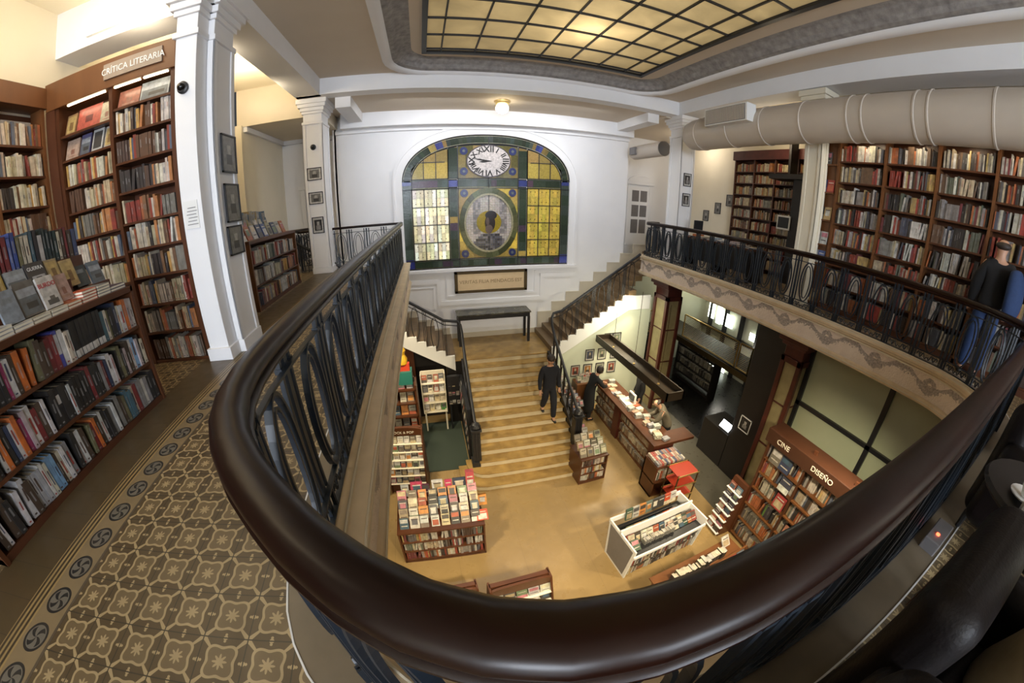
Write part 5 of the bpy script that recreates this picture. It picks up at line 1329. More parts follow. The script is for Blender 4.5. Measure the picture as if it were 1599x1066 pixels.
for k in range(8): cover(BOOKS, (x0+.22+k*.165, y0+.38, -3.90), (1, 0, 0), (0, .25, 1), .15, .22, .03, jit([(.3,.32,.2),(.62,.36,.2),(.35,.35,.25),(.05,.22,.42),(.12,.1,.1),(.62,.10,.03),(.5,.3,.3),(.1,.1,.1)][k], .03, BR))
for k in range(11): cover(BOOKS, (x0+.16+k*.135, y0+.20, -3.92), (1, 0, 0), (0, .5, 1), .125, .20, .02, jit(BR.choice(PAL_DISPLAY), .05, BR))
row(BOOKS, (x0+.35, y0+.1, -3.92), (1, 0, 0), (0, -1, 0), .72, .14, [(.30,.29,.26)], tmin=.012, tmax=.016)
for k, c in enumerate([(.06,.12,.07),(.3,.04,.03)]): cover(BOOKS, (x0+.17, y0+.05+.13*k, -3.9), (1, 0, 0), (0, 1.2, 1), .16, .2, .03, c)
for k, c in enumerate([(.6,.45,.36),(.05,.05,.05),(.64,.60,.5),(.03,.08,.06),(.4,.14,.05),(.3,.05,.04)]): cover(BOOKS, (x0+1.02+.11*k, y0+.12, -3.9), (1, 0, 0), (0, .9, 1), .13, .2, .03, c)
BOOKS.T = Matrix.Identity(4)
# free-standing face-out racks
def face_rack(cx, y, w, h, rows_, n, label, ang=0, sign=None, lean=.28, wood='wood', z0=G0):
    t = thing('display_rack', label, 'display rack', (cx, y, z0))
    T = Matrix.Translation((cx, y, 0)) @ Matrix.Rotation(ang, 4, 'Z') @ Matrix.Translation((-cx, -y, 0)); BOOKS.T = T
    def nb(): m_ = MB(); m_.T = T; return m_
    yb = lambda z: y+(z-z0-.25)*lean
    for s in (-1, 1):
        b = nb(); b.prism([(y-.05, z0), (y+.55, z0), (yb(z0+h)+.15, z0+h), (yb(z0+h)-.03, z0+h), (y-.08, z0+.25)], cx+s*w/2-.015, cx+s*w/2+.015, 'x'); b.build('side_panel', M[wood], t)
    b = nb(); b.prism([(y+.0, z0), (y+.5, z0), (yb(z0+h)+.12, z0+h), (yb(z0+h)+.05, z0+h), (y+.05, z0+.25)], cx-w/2, cx+w/2, 'x'); b.build('carcass', M['woodd'], t)
    for j in range(rows_):
        z = z0+.27+(h-.40)*j/rows_; b = nb(); b.box(cx-w/2, cx+w/2, yb(z)-.05, yb(z)+.08, z-.012, z); b.build('ledge', M['paper'], t)
        for i in range(n):
            cover(BOOKS, (cx-w/2+w*(i+.5)/n, yb(z)-.01, z), (1, 0, 0), (0, lean+.1, 1), w/n*.9, (h-.4)/rows_*.92, .02, jit(BR.choice(PAL_DISPLAY+[(.6,.58,.52)]*4), .05, BR))
    b = nb(); zz = z0+h-.14
    b.prism([(cx-w/2, zz), (cx+w/2, zz), (cx+w/2, zz+.13)]+[(cx+w/2*cos(a), zz+.13+.07*sin(a)) for a in [pi*k/10 for k in range(1, 10)]]+[(cx-w/2, zz+.13)], yb(z0+h)-.04, yb(z0+h)+.0, 'y'); b.build('header_board', M['wood'], t)
    if sign:
        R_ = Matrix.Rotation(ang, 3, 'Z'); p = T @ Vector((cx, yb(z0+h)-.046, zz+.075))
        text_obj('lettering', sign, .085, p, R_ @ Vector((1, 0, 0)), (0, 0, 1), M['letter'], t, .002)
    BOOKS.T = Matrix.Identity(4); return t
face_rack(-.87, 6.20, .82, 1.50, 6, 6, 'narrow rack of small face-out discs headed ROCK & POP near the green carpet', radians(-4), 'ROCK & POP')
face_rack(.84, 2.62, .92, 1.05, 4, 5, 'low sloping rack with a wooden header, peeking above the near handrail', radians(4))
face_rack(-.18, 2.75, .78, .95, 4, 4, 'low sloping rack mostly hidden by the near handrail, left of its twin', radians(4))
# bottom-right low table in front of the film shelves
t = thing('display_table', 'low orange-wood table of pale magazines at the foot of the film shelves', 'display table', (3.7, 2.1, G0)); ang = radians(5)
T = Matrix.Translation((3.6, 2.1, 0)) @ Matrix.Rotation(ang, 4, 'Z') @ Matrix.Translation((-3.6, -2.1, 0)); BOOKS.T = T
b = MB(); b.T = T; b.box(2.85, 4.55, 1.8, 2.45, G0, -3.75); b.build('carcass', M['woodo'], t); b = MB(); b.T = T; b.box(2.8, 4.6, 1.75, 2.5, -3.75, -3.72); b.box(2.8, 4.6, 2.1, 2.13, -3.72, -3.55); b.build('top_board', M['woodo'], t)
row(BOOKS, (3.05, 2.2, -3.72), (1, 0, 0), (0, -1, 0), 1.2, .2, [(.03,.03,.03),(.05,.045,.03),(.08,.08,.04),(.02,.02,.02)], tmin=.03, tmax=.08)
for k in range(8): cover(BOOKS, (3.0+k*.2, 1.93, -3.70), (1, 0, 0), (0, 1.1, 1), .18, .22, .02, jit([(.65,.62,.5),(.6,.58,.5),(.55,.45,.3),(.5,.15,.15),(.64,.6,.52),(.08,.08,.07),(.4,.08,.06),(.1,.12,.14)][k], .03, BR))
cover(BOOKS, (2.82, 2.0, -3.72), (1, 0, 0), (.5, 1, .8), .22, .3, .02, (.70, .68, .60)); cover(BOOKS, (4.4, 2.36, -3.72), (1, 0, 0), (0, .8, 1), .18, .2, .02, (.64, .6, .55))
BOOKS.T = Matrix.Identity(4)
BOOKS.T = Matrix.Identity(4)
# small book table by the foot of the stairs
T = display_table(2.90, 3.56, 5.62, 6.20, 'small square book table at the right foot of the stairs', ztop=-3.86, ang=radians(4)); 
for i in range(4):
    for j in range(3): cover(BOOKS, (2.98+.17*i, 5.68+.17*j, -3.85+.08*j), (1, 0, 0), (0, .55, 1), .15, .21, .05, jit(BR.choice([(.3,.3,.2),(.45,.42,.3),(.12,.10,.07),(.2,.16,.1),(.5,.48,.4),(.35,.25,.15)]), .05, BR))
BOOKS.T = Matrix.Identity(4)
# crate of books beside newel
t = thing('book_crate', 'small dark crate of books next to the right newel post', 'crate', (3.38, 6.75, G0))
b = MB(); b.box(3.2, 3.56, 6.55, 6.95, G0, -4.0); b.build('crate_body', M['woodd'], t)
for i in range(2):
    for j in range(2): cover(BOOKS, (3.29+.17*i, 6.62+.16*j, -3.99), (1, 0, 0), (0, .9, 1), .15, .2, .03, jit(BR.choice([(.5,.45,.4),(.3,.1,.06),(.12,.12,.12)]), .05, BR))
# racks of magazines leaning along both sides of the main flight
t = thing('magazine_rack', 'dark rack of magazines climbing the left side of the central stairs', 'rack', (.62, 7.6, G0))
bx(.60, .69, 6.9, 8.7, G0, -3.0).build('rack_board', M['black'], t)
for k in range(9):
    y = 7.0+.19*k
    for j in range(3): 
        if BR.random() < .75: cover(BOOKS, (.585, y, -4.0+.09*k+j*.26-.2), (0, -1, 0), (.12, 0, 1), .14, .2, .01, jit(BR.choice([(.35,.35,.35),(.08,.08,.09),(.5,.5,.48),(.04,.04,.05),(.2,.1,.08)]), .05, BR))
t = thing('magazine_rack', 'dark rack of small magazines along the right side of the central stairs', 'rack', (3.3, 7.8, G0))
b = MB(); b.box(3.26, 3.5, 7.0, 8.6, G0, -3.55); b.build('rack_board', M['black'], t)
for k in range(9):
    for j in range(3): cover(BOOKS, (3.33+.08*j, 7.08+.17*k, -3.55+j*.06), (1, 0, 0), (0, .7, 1), .11, .17, .01, jit(BR.choice([(.4,.3,.25),(.1,.1,.1),(.5,.5,.48),(.3,.08,.06),(.08,.1,.2)]), .05, BR))
# tall shelves at the left under the gallery
t = thing('tall_bookcase', 'brightly lit brown bookcase of face-out books at the left under the gallery', 'bookcase', (-1.15, 7.9, G0))
b = MB(); b.box(-1.78, -.50, 7.98, 8.05, G0, -2.60); b.build('carcass', M['wood'], t)
for x in (-1.78, -.54): bx(x, x+.045, 7.55, 8.05, G0, -2.60).build('upright', M['wood'], t)
for k in range(6):
    z = G0+.08+k*.36; bx(-1.76, -.5, 7.55, 8.0, z-.03, z).build('shelf', M['wood'], t)
    if k in (0, 1): row(BOOKS, (-1.72, 7.62, z), (1, 0, 0), (0, -1, 0), 1.15, .27, PAL_MIX)
    else: covers_plane((-1.72, 7.66, z), (1, 0, 0), (0, .25, 1), 6, 1, 1.16, .3, .17, .25, PAL_DISPLAY+[(.7,.4,.3),(.65,.6,.5)]*3)
cover(BOOKS, (-1.0, 7.60, -2.60), (1, 0, 0), (0, .2, 1), .3, .35, .03, (.35, .45, .55))
pr = thing('cardboard_display', 'yellow and red cardboard figure standing on a teal box atop the left shelves', 'display', (-.72, 7.75, -2.6))
bx(-.90, -.56, 7.6, 7.9, -2.60, -2.28).build('teal_box', mat('teal_card', (.02, .16, .13)), pr)
b = MB(); b.box(-.86, -.60, 7.68, 7.80, -2.28, -2.10); b.build('red_base', mat('red_card', (.55, .05, .02)), pr)
b = MB(); b.lathe([(.12, -2.10), (.13, -1.98), (.08, -1.88), (.11, -1.78), (.06, -1.68), (.001, -1.62)], (-.76, 7.74, 0), 12); b.build('yellow_figure', mat('yellow_card', (.62, .36, .02)), pr, smooth=True)
t = thing('display_rack', 'pale open rack of greeting cards and books standing beneath the left flight', 'display rack', (-.0, 8.55, G0))
b = MB(); b.box(-.42, .22, 8.62, 8.66, -3.95, -2.78); b.box(-.42, -.40, 8.4, 8.66, -3.95, -2.78); b.box(.20, .22, 8.4, 8.66, -3.95, -2.78); b.box(-.40, -.36, 8.5, 8.6, G0, -3.9); b.box(.16, .20, 8.5, 8.6, G0, -3.9); b.build('rack_frame', M['paper'], t)
for k in range(4):
    z = -3.93+.29*k; bx(-.41, .21, 8.42, 8.64, z-.02, z).build('ledge', M['paper'], t)
    covers_plane((-.40, 8.50, z), (1, 0, 0), (0, .3, 1), 4, 1, .60, .3, .135, .23, PAL_DISPLAY+[(.68,.6,.45)]*4+[(.05,.25,.04)])
t = thing('display_rack', 'black rack of postcards between the pale rack and the staircase', 'display rack', (.42, 8.6, G0))
b = MB(); b.box(.26, .60, 8.5, 8.62, -3.8, -2.95); b.box(.3, .34, 8.5, 8.6, G0, -3.8); b.build('rack_frame', M['black'], t)
covers_plane((.27, 8.49, -3.78), (1, 0, 0), (0, 0.02, 1), 3, 3, .32, .8, .085, .13, [(.1,.1,.12),(.3,.2,.15),(.5,.48,.45),(.05,.05,.06)])
# second shelf unit further left (mostly hidden)
t = thing('tall_bookcase', 'dim bookcase under the left gallery behind the lit one', 'bookcase', (-1.3, 8.8, G0))
b = MB(); b.box(-2.4, -.55, 8.95, 9.2, G0, -2.1); b.build('carcass', M['woodd'], t)
for k in range(6): row(BOOKS, (-2.35, 8.96, G0+.1+k*.37), (1, 0, 0), (0, -1, 0), 1.8, .27, [(.12,.08,.06),(.2,.1,.05),(.05,.05,.05),(.3,.2,.12)], dmax=.06)
# ------------------------------------------------------------------ film, design and architecture shelves at right
t = thing('tall_bookcase', 'wide wooden bookcase headed CINE, DISEÑO and ARQUITECTURA in front of the green glass', 'bookcase', (5.6, 1.3, G0))
FX = 5.42; b = MB(); b.box(FX+.34, FX+.38, -1.6, 3.16, G0, -1.95); b.build('carcass', M['wood'], t)
b = MB(); b.box(FX-.05, FX+.38, -1.6, 3.22, -2.20, -1.93); b.build('header_board', M['header'], t, bevel=.01)
FZ = [-4.52, -4.07, -3.66, -3.24, -2.87, -2.53]
for y in (3.14, 2.28, 1.42, .56, -.3, -1.2): bx(FX, FX+.36, y-.02, y+.02, G0, -2.2).build('upright', M['wood'], t)
for z in FZ: bx(FX+.005, FX+.36, -1.6, 3.14, z-.03, z).build('shelf', M['woodo'], t)
for (ya, yb_) in ((2.30, 3.12), (1.44, 2.26), (.58, 1.40), (-.28, .54)):
    for z in FZ:
        row(BOOKS, (FX+.05, yb_, z), (0, -1, 0), (-1, 0, 0), yb_-ya, .32, PAL_MIX+PAL_WARM+[(.62,.58,.48)]*3+[(.15,.35,.06),(.6,.25,.1)], tmin=.018, tmax=.05, gap=.08, hv=.35)
for y, z, c in ((2.9, -2.53, (.22,.20,.16)), (2.66, -2.53, (.04,.06,.13)), (1.7, -3.24, (.62,.26,.16)), (2.0, -3.66, (.62,.28,.18)), (2.45, -3.24, (.45,.05,.05)), (2.5, -2.87, (.05,.06,.1)), (1.1, -2.87, (.1,.35,.33))):
    cover(BOOKS, (FX-.01, y, z), (0, -1, 0), (.15, 0, 1), .24, .29, .03, c)
for y, s in ((2.82, 'CINE'), (1.95, 'DISEÑO'), (1.0, 'ARQUITECTURA')):
    text_obj('lettering', s, .13, (FX-.056, y, -2.065), (0, -1, 0), (0, 0, 1), M['letter'], t, .003)
for y in (2.28, 1.42, .56): bx(FX+.1, FX+.14, y-.03, y+.03, -1.93, -1.86).build('header_clip', M['woodd'], t)
t = thing('display_rack', 'narrow slanted rack of face-out books at the left end of the film shelves', 'display rack', (5.3, 3.3, G0))
b = MB(); b.prism([(5.10, G0), (5.45, G0), (5.45, -3.30), (5.38, -3.30)], 3.16, 3.56, 'y'); b.build('rack_body', M['woodd'], t)
for k in range(7):
    f = k/7; z = G0+.08+1.15*f; x = 5.10+.24*f; bx(x-.06, x+.04, 3.16, 3.56, z-.012, z).build('ledge', M['white'], t)
    for j in range(2): cover(BOOKS, (x-.02, 3.27+.19*j, z), (0, -1, 0), (.22, 0, 1), .16, .15, .01, jit(BR.choice([(.2,.04,.03),(.06,.06,.1),(.4,.12,.08),(.08,.05,.05),(.1,.2,.3)]), .05, BR))
tag(bx(6.63, 6.64, 3.88, 3.96, -3.0, -2.92).build('wall_socket', M['plasticg']), 'tiny round switch on the olive marble pilaster', 'switch') if False else None
# ------------------------------------------------------------------ sales counter
t = thing('sales_counter', 'long reddish wooden sales counter running beside the staircase', 'counter', (5.0, 7.3, G0))
KX = 4.58; b = MB(); b.box(KX-.04, KX+.62, 5.28, 8.55, -3.67, -3.60); b.box(KX+.60, KX+1.15, 5.28, 5.72, -3.67, -3.60); b.build('counter_top', M['wood'], t, bevel=.01)
for y0, y1 in ((5.30, 5.50), (6.98, 7.26)): bx(KX-.02, KX+.55, y0, y1, G0, -3.67).build('leg', M['redmarble'], t)
for y0, y1 in ((5.50, 6.98), (7.26, 8.50)):
    bx(KX+.12, KX+.5, y0, y1, G0+.02, -3.67).build('front_panel', M['paper'], t)
    b = MB(); b.box(KX+.02, KX+.12, y0, y1, -3.93, -3.91); b.box(KX+.02, KX+.12, y0, y1, -4.25, -4.23); b.box(KX+.02, KX+.12, y0, y1, G0, G0+.05); b.build('front_shelf', M['woodo'], t)
    for z in (-4.54, -4.22, -3.9): row(BOOKS, (KX+.03, y1-.02, z), (0, -1, 0), (-1, 0, 0), y1-y0-.04, .2, [(.5,.42,.28),(.3,.2,.12),(.6,.52,.38),(.15,.12,.1),(.4,.3,.2)], tmin=.03, tmax=.09, dmax=.06)
bx(3.9, 4.5, 8.35, 8.75, G0, -3.55).build('end_cabinet', M['woodo'], t)
for k in range(26):
    y = 5.42+.115*k; x = KX+.18+BR.uniform(0, .25); c = jit(BR.choice([(.68,.62,.5),(.6,.45,.3),(.55,.3,.2),(.4,.4,.42),(.65,.6,.55),(.62,.14,.06),(.5,.5,.45)]), .05, BR)
    for j in range(BR.randint(1, 4)):
        BOOKS.col = c; a = BR.uniform(-.3, .3); BOOKS.obox((x, y, -3.585+.028*j), (.09*cos(a), .09*sin(a), 0), (-.065*sin(a), .065*cos(a), 0), (0, 0, .012))
for k in range(10):
    x = 4.0+.05*(k % 5)*2; y = 8.45+.1*(k//5); cover(BOOKS, (x, y, -3.55), (1, 0, 0), (0, .3, 1), .1, BR.uniform(.15, .3), .03, jit(BR.choice([(.62,.56,.42),(.5,.06,.03),(.5,.48,.4),(.6,.5,.4)]), .05, BR))
reg = thing('till', 'white and orange till equipment on the sales counter', 'till', (4.9, 7.2, -3.6))
b = MB(); b.box(4.72, 5.02, 6.95, 7.35, -3.6, -3.52); b.box(4.95, 5.0, 6.95, 7.25, -3.5, -3.28); b.build('till_body', M['ceramic'], reg)
b = MB(); b.box(4.93, 4.95, 6.98, 7.22, -3.47, -3.31); b.build('till_screen', M['black'], reg)
# low red-topped shelf unit and shelf at the counter end
t = thing('book_trolley', 'wooden shelf unit with spines lined up on top at the counter end', 'shelf unit', (4.72, 4.9, G0))
b = MB(); b.box(4.30, 5.10, 4.72, 5.22, -3.78, -3.74); b.box(4.30, 4.34, 4.72, 5.22, G0, -3.78); b.box(5.06, 5.10, 4.72, 5.22, G0, -3.78); b.box(4.30, 5.10, 5.18, 5.22, G0, -3.78); b.box(4.3, 5.1, 4.72, 5.22, G0, G0+.05); b.box(4.3, 5.1, 4.72, 5.22, -4.2, -4.17); b.build('unit_body', M['wood'], t)
for j in range(3):
    for k in range(13): BOOKS.col = jit(BR.choice([(.62,.56,.5),(.5,.1,.08),(.08,.1,.2),(.6,.5,.4),(.5,.3,.25),(.3,.3,.33)]), .05, BR); BOOKS.obox((4.36+.057*k, 4.82+.15*j, -3.70), (.024, .0, 0), (0, .07, 0), (0, 0, .035))
row(BOOKS, (4.36, 4.76, -4.16), (1, 0, 0), (0, -1, 0), .68, .26, PAL_MIX)
t = thing('red_trolley', 'open trolley with three bright red trays beside the counter end', 'trolley', (4.8, 4.45, G0))
for x in (4.52, 5.05):
    for y in (4.24, 4.62): bx(x-.012, x+.012, y-.012, y+.012, G0, -3.62).build('post', M['bronze'], t)
for z in (-3.66, -3.95, -4.28):
    b = MB(); b.box(4.51, 5.06, 4.23, 4.63, z, z+.015); b.build('tray', M['red'], t)
    bx(4.50, 5.07, 4.22, 4.235, z, z+.03).build('tray_edge', M['brass'], t); bx(4.50, 5.07, 4.625, 4.64, z, z+.03).build('tray_edge', M['brass'], t)
# hanging canopy over the counter
t = thing('counter_canopy', 'dark bronze light canopy hanging over the sales counter', 'canopy', (4.9, 7.0, -2.3))
b = MB(); b.box(4.55, 4.58, 5.25, 8.75, -2.42, -2.22); b.box(4.98, 5.01, 5.25, 8.75, -2.42, -2.22); b.box(4.55, 5.01, 5.25, 5.28, -2.42, -2.22); b.box(4.55, 5.01, 8.72, 8.75, -2.42, -2.22); b.box(4.56, 5.0, 5.26, 8.74, -2.40, -2.36); b.build('canopy_body', M['canopy'], t)
for y in (5.9, 7.0, 8.1):
    m_ = MB(); m_.tube([(4.78, y, -2.3), (4.78, y, -.52)], .006, 5); m_.build('hanger', M['bronze'], t)
    m_ = MB(); m_.lathe([(.001, -2.34), (.03, -2.34), (.03, -2.36), (.001, -2.36)], (4.78, y, 0), 10); m_.build('fixing', M['brass'], t)
for y in (6.2, 7.4, 8.3): light('counter_lamp', 'SPOT', (4.78, y, -2.46), 26, (1, .86, .62), tgt=(4.85, y, -4), spot=130, blend=.8, r=.08)
# ------------------------------------------------------------------ mezzanine and dark shop area behind the pillars
t = thing('mezzanine', 'low mezzanine with brass-framed mesh railing behind the marble pillar', 'mezzanine', (8.9, 8.1, -3.0))
b = MB(); b.box(8.45, 9.7, 6.35, 11.3, -3.12, -2.92); b.box(6.9, 8.5, 10.0, 11.3, -3.12, -2.92); b.build('deck', M['darkroom'], t)
b = MB()
def fr(m_, p, q, z0=-2.9, z1=-2.10, r=.026):
    m_.tube([(p[0], p[1], z0), (p[0], p[1], z1)], r, 6); m_.tube([(q[0], q[1], z0), (q[0], q[1], z1)], r, 6)
    for z in (z0+.03, z1): m_.tube([(p[0], p[1], z), (q[0], q[1], z)], r, 6)
segs = [((8.5, 9.62), (8.5, 7.0)), ((8.5, 6.9), (8.5, 6.42)), ((8.5, 6.42), (9.1, 6.42)), ((8.4, 10.0), (7.6, 10.15)), ((7.6, 10.15), (6.9, 10.6))]
for p, q in segs: fr(b, p, q)
b.build('brass_frame', M['brass'], t)
b = MB()
for p, q in segs:
    L = hypot(q[0]-p[0], q[1]-p[1]); n = int(L/.075); d = (Vector((*q, 0))-Vector((*p, 0)))/L
    for k in range(-10, n):
        s0, s1 = max(0, k*.075), min(L, k*.075+.75)
        if s1 > s0: b.tube([Vector((*p, -2.88))+d*s0+Vector((0, 0, s0-k*.075)), Vector((*p, -2.88))+d*s1+Vector((0, 0, s1-k*.075))], .0065, 4)
m = b.build('mesh', M['brass'], t)
bx(8.42, 8.52, 6.3, 10.0, -3.10, -2.92).build('deck_edge', M['bronze'], t)
bx(7.25, 7.65, 9.75, 10.05, G0, -2.95).build('support_post', M['darkroom'], t)
tag(bx(6.62, 7.3, 4.06, 4.98, G0, -.52).build('dark_cabinet', M['darkroom'], bevel=.01, base=(6.9, 4.5, G0)), 'tall black cabinet filling the gap beside the olive marble pilaster', 'cabinet')
struct('wall_right', bx(11.0, 11.2, 2, 11.5, -4.6, -.5), mat('pale_shop_wall', (.40, .40, .32), (.30, .30, .24), 2)); struct('wall_back', bx(6.3, 11.2, 11.3, 11.45, -4.6, -.5), mat('pale_shop_back_wall', (.42, .43, .33), (.34, .35, .27), 2))
b = MB()
for k in range(6): b.box(10.84, 11.0, 6.4+k*.86, 6.52+k*.86, -4.6, -.5)
for z in (-3.1, -2.0, -1.2): b.box(10.88, 11.0, 5.5, 11.3, z-.06, z+.06)
struct('trim_12', b, M['black'])
for k, (y, z, w, h) in enumerate(((8.25, -2.82, .28, .28), (9.45, -2.75, .72, .5), (10.15, -2.8, .25, .7), (10.55, -2.7, .35, .6), (9.35, -4.58, .7, .3), (10.2, -4.55, .25, .4))):
    struct('window_%d' % (5+k), bx(10.86, 10.88, y, y+w, z, z+h), M['farwin'])
t = thing('shelving', 'shadowy shelving with small pale items behind the counter pillar', 'shelving', (8.9, 8.7, G0))
b = MB(); b.box(8.7, 9.0, 7.9, 9.9, G0, G0+.1)
for k in range(5): b.box(8.62, 9.0, 7.9, 9.9, G0+.3+k*.33, G0+.33+k*.33)
for y in (7.9, 9.9): b.box(8.62, 9.0, y-.02, y+.02, G0, -3.1)
b.build('shelf_frame', M['darkroom'], t)
for k in range(4): row(BOOKS, (8.66, 9.85, G0+.34+k*.33), (0, -1, 0), (-1, 0, 0), 1.9, .22, [(.25,.23,.18),(.1,.1,.09),(.4,.38,.32),(.05,.05,.05)], gap=.4)
# reading desk with a lit screen near the dark panel
t = thing('reception_desk', 'dark desk with a bright slanted screen in the shadows right of the counter', 'desk', (7.0, 5.4, G0))
b = MB(); b.box(6.62, 7.4, 5.0, 5.95, G0, -3.62); b.build('desk_body', M['darkroom'], t, bevel=.01)
m_ = MB(); m_.obox((6.62, 5.16, -3.42), (.0, .17, 0), (.06, 0, .08), (.008, 0, -.006)); m_.build('lit_screen', M['screen'], t)
frame(4.62, -3.05, .34, .36, '-x', 6.617, 'thin white square frame hanging on the dark panel', None, 1, 'white', (.01, .01, .01))
tag(BOOKS.build('books', M['book']), 'all the smaller books, discs and magazines on the distant shelves and display tables', 'books', None, 'stuff')
# fluorescent tube on the soffit over the left aisle
t = thing('tube_lamp', 'lit fluorescent tube fixed high on the cream wall above the literary criticism shelves', 'lamp', (-3.3, 3.9, 4.2))
m_ = MB(); m_.tube([(-4.08, 3.88, 4.03), (-2.85, 3.88, 4.03)], .018, 8); m_.build('tube', M['tube'], t)
m_ = MB(); m_.box(-4.12, -2.81, 3.90, 3.95, 4.0, 4.07); m_.build('batten', M['white'], t)
# ------------------------------------------------------------------ people
def skin(name, V, E, R, m, parent, sub=2):
    off = Vector(parent['_L']); rot = parent.get('_rz', 0); 
    me = bpy.data.meshes.new(name); me.from_pydata(V, E, []); me.materials.append(m)
    o = bpy.data.objects.new(name, me); COL.objects.link(o); o.parent = parent
    md = o.modifiers.new('skin', 'SKIN'); md.use_smooth_shade = True; md.branch_smoothing = .4
    sv = me.skin_vertices[0].data
    for i, r in enumerate(R): sv[i].radius = (r, r) if not isinstance(r, tuple) else r
    sv[0].use_root = True
    s = o.modifiers.new('subdiv', 'SUBSURF'); s.levels = sub; s.render_levels = sub
    for p in me.polygons: p.use_smooth = True
    return o
def person(loc, rz, label, J, top, bottom, top_m, bot_m, hair='short', scale=1.0, hat=None, group=None, bulk=1.0):
    """J: joint positions in the person's frame (x right, y forward, z up)."""
    t = thing('person', label, 'person', loc, group); t.rotation_euler = (0, 0, rz); t.scale = (scale,)*3
    def S_(names, radii, name, m, extra=None):
        idx = {}; V = []; R = []; E = []
        for chain in names:
            for a, c in zip(chain, chain[1:]):
                for q in (a, c):
                    if q not in idx: idx[q] = len(V); V.append(J[q]); R.append(radii[q])
                E.append((idx[a], idx[c]))
        return skin(name, V, E, R, m, t)
    rad = dict(pel=(.15, .105), waist=(.135, .095), chest=(.165, .11), neckb=(.075, .065), neck=.052, headl=.075, head=.088, headt=.055,
               shL=.062, elL=.043, wrL=.030, paL=(.036, .018), shR=.062, elR=.043, wrR=.030, paR=(.036, .018),
               hipL=.088, knL=.058, anL=.040, toL=.036, hipR=.088, knR=.058, anR=.040, toR=.036)
    for s in 'LR':
        p = Vector(J['pa'+s]); w = Vector(J['wr'+s]); d = (p-w).normalized(); sd = d.cross(Vector((0, 1, .2))).normalized(); fwd = sd.cross(d)*(1)
        for k, (a, l) in enumerate(((-.027, .075), (-.010, .088), (.009, .084), (.027, .066))):
            J['f%d%s' % (k, s)] = tuple(p+sd*a+d*.03); J['g%d%s' % (k, s)] = tuple(p+sd*a*1.15+d*l*.7+fwd*.012); rad['f%d%s' % (k, s)] = .0085; rad['g%d%s' % (k, s)] = .007
        sg = 1 if s == 'L' else -1
        J['t0'+s] = tuple(w+d*.03+sd*.035*sg+fwd*.01); J['t1'+s] = tuple(w+d*.075+sd*.05*sg+fwd*.03); rad['t0'+s] = .010; rad['t1'+s] = .0075
    chains = [['pel', 'waist', 'chest', 'neckb', 'neck', 'headl', 'head', 'headt']]
    for s in 'LR':
        chains += [['chest', 'sh'+s, 'el'+s, 'wr'+s, 'pa'+s], ['pel', 'hip'+s, 'kn'+s, 'an'+s, 'to'+s]]
        chains += [['pa'+s, 'f%d%s' % (k, s), 'g%d%s' % (k, s)] for k in range(4)]+[['wr'+s, 't0'+s, 't1'+s]]
    S_(chains, rad, 'body', M['skin'])
    g = {k: (tuple(v_*1.18+.008 for v_ in v) if isinstance(v, tuple) else v*1.2+.010) for k, v in rad.items()}
    ct = [['waist', 'chest', 'neckb']]; 
    if bulk != 1: g = {k: (tuple(v_*bulk for v_ in v) if isinstance(v, tuple) else v*bulk) if k in ('chest', 'neckb', 'shL', 'shR', 'elL', 'elR', 'wrL', 'wrR') else v for k, v in g.items()}
    if top == 'coat': ct = [['hem', 'mid', 'pel', 'waist', 'chest', 'neckb']]; g['hem'] = (.25, .21); g['mid'] = (.22, .17); g['pel'] = (.21, .16); J['hem'] = (J['pel'][0], J['pel'][1], J['pel'][2]-.72); J['mid'] = (J['pel'][0], J['pel'][1], J['pel'][2]-.35)
    else: ct = [['hem', 'pel', 'waist', 'chest', 'neckb']]; g['pel'] = (.19, .14); g['waist'] = (.18, .13); g['hem'] = (.185, .14); J['hem'] = (J['pel'][0], J['pel'][1], J['pel'][2]-.07)
    for s in 'LR': ct.append(['chest', 'sh'+s, 'el'+s, 'wr'+s])
    S_(ct, g, top, top_m)
    g2 = dict(g); g2['pel'] = (.165, .125); g2['waist'] = (.15, .11); g2['kn'+'L'] = g2['knR'] = .088; g2['anL'] = g2['anR'] = .070; g2['hipL'] = g2['hipR'] = .12
    S_([['waist', 'pel', 'hipL', 'knL', 'anL'], ['pel', 'hipR', 'knR', 'anR']], g2, bottom, bot_m)
    for s in 'LR':
        a, o_ = Vector(J['an'+s]), Vector(J['to'+s]); fw_ = (o_-a); fw_.z = 0; fw_ = fw_.normalized() if fw_.length > 1e-4 else Vector((0, 1, 0))
        z = o_.z
        skin('shoe', [tuple(a-fw_*.05+Vector((0, 0, z-a.z+.005))), tuple(a+fw_*.06+Vector((0, 0, z-a.z+.01))), tuple(a+fw_*.17+Vector((0, 0, z-a.z)))], [(0, 1), (1, 2)], [(.042, .04), (.046, .045), (.036, .03)], M['shoe'], t)
    H = Vector(J['head']); N_ = Vector(J['neck']); upv = (Vector(J['headt'])-Vector(J['headl'])).normalized(); f_ = Vector((0, 1, 0)); f_ = (f_-upv*f_.dot(upv)).normalized(); r_ = f_.cross(upv)
    if 'look' in J: f_ = Vector(J['look']).normalized(); f_ = (f_-upv*f_.dot(upv)).normalized(); r_ = f_.cross(upv)
    B = Matrix((r_, f_, upv)).transposed().to_4x4(); B.translation = H
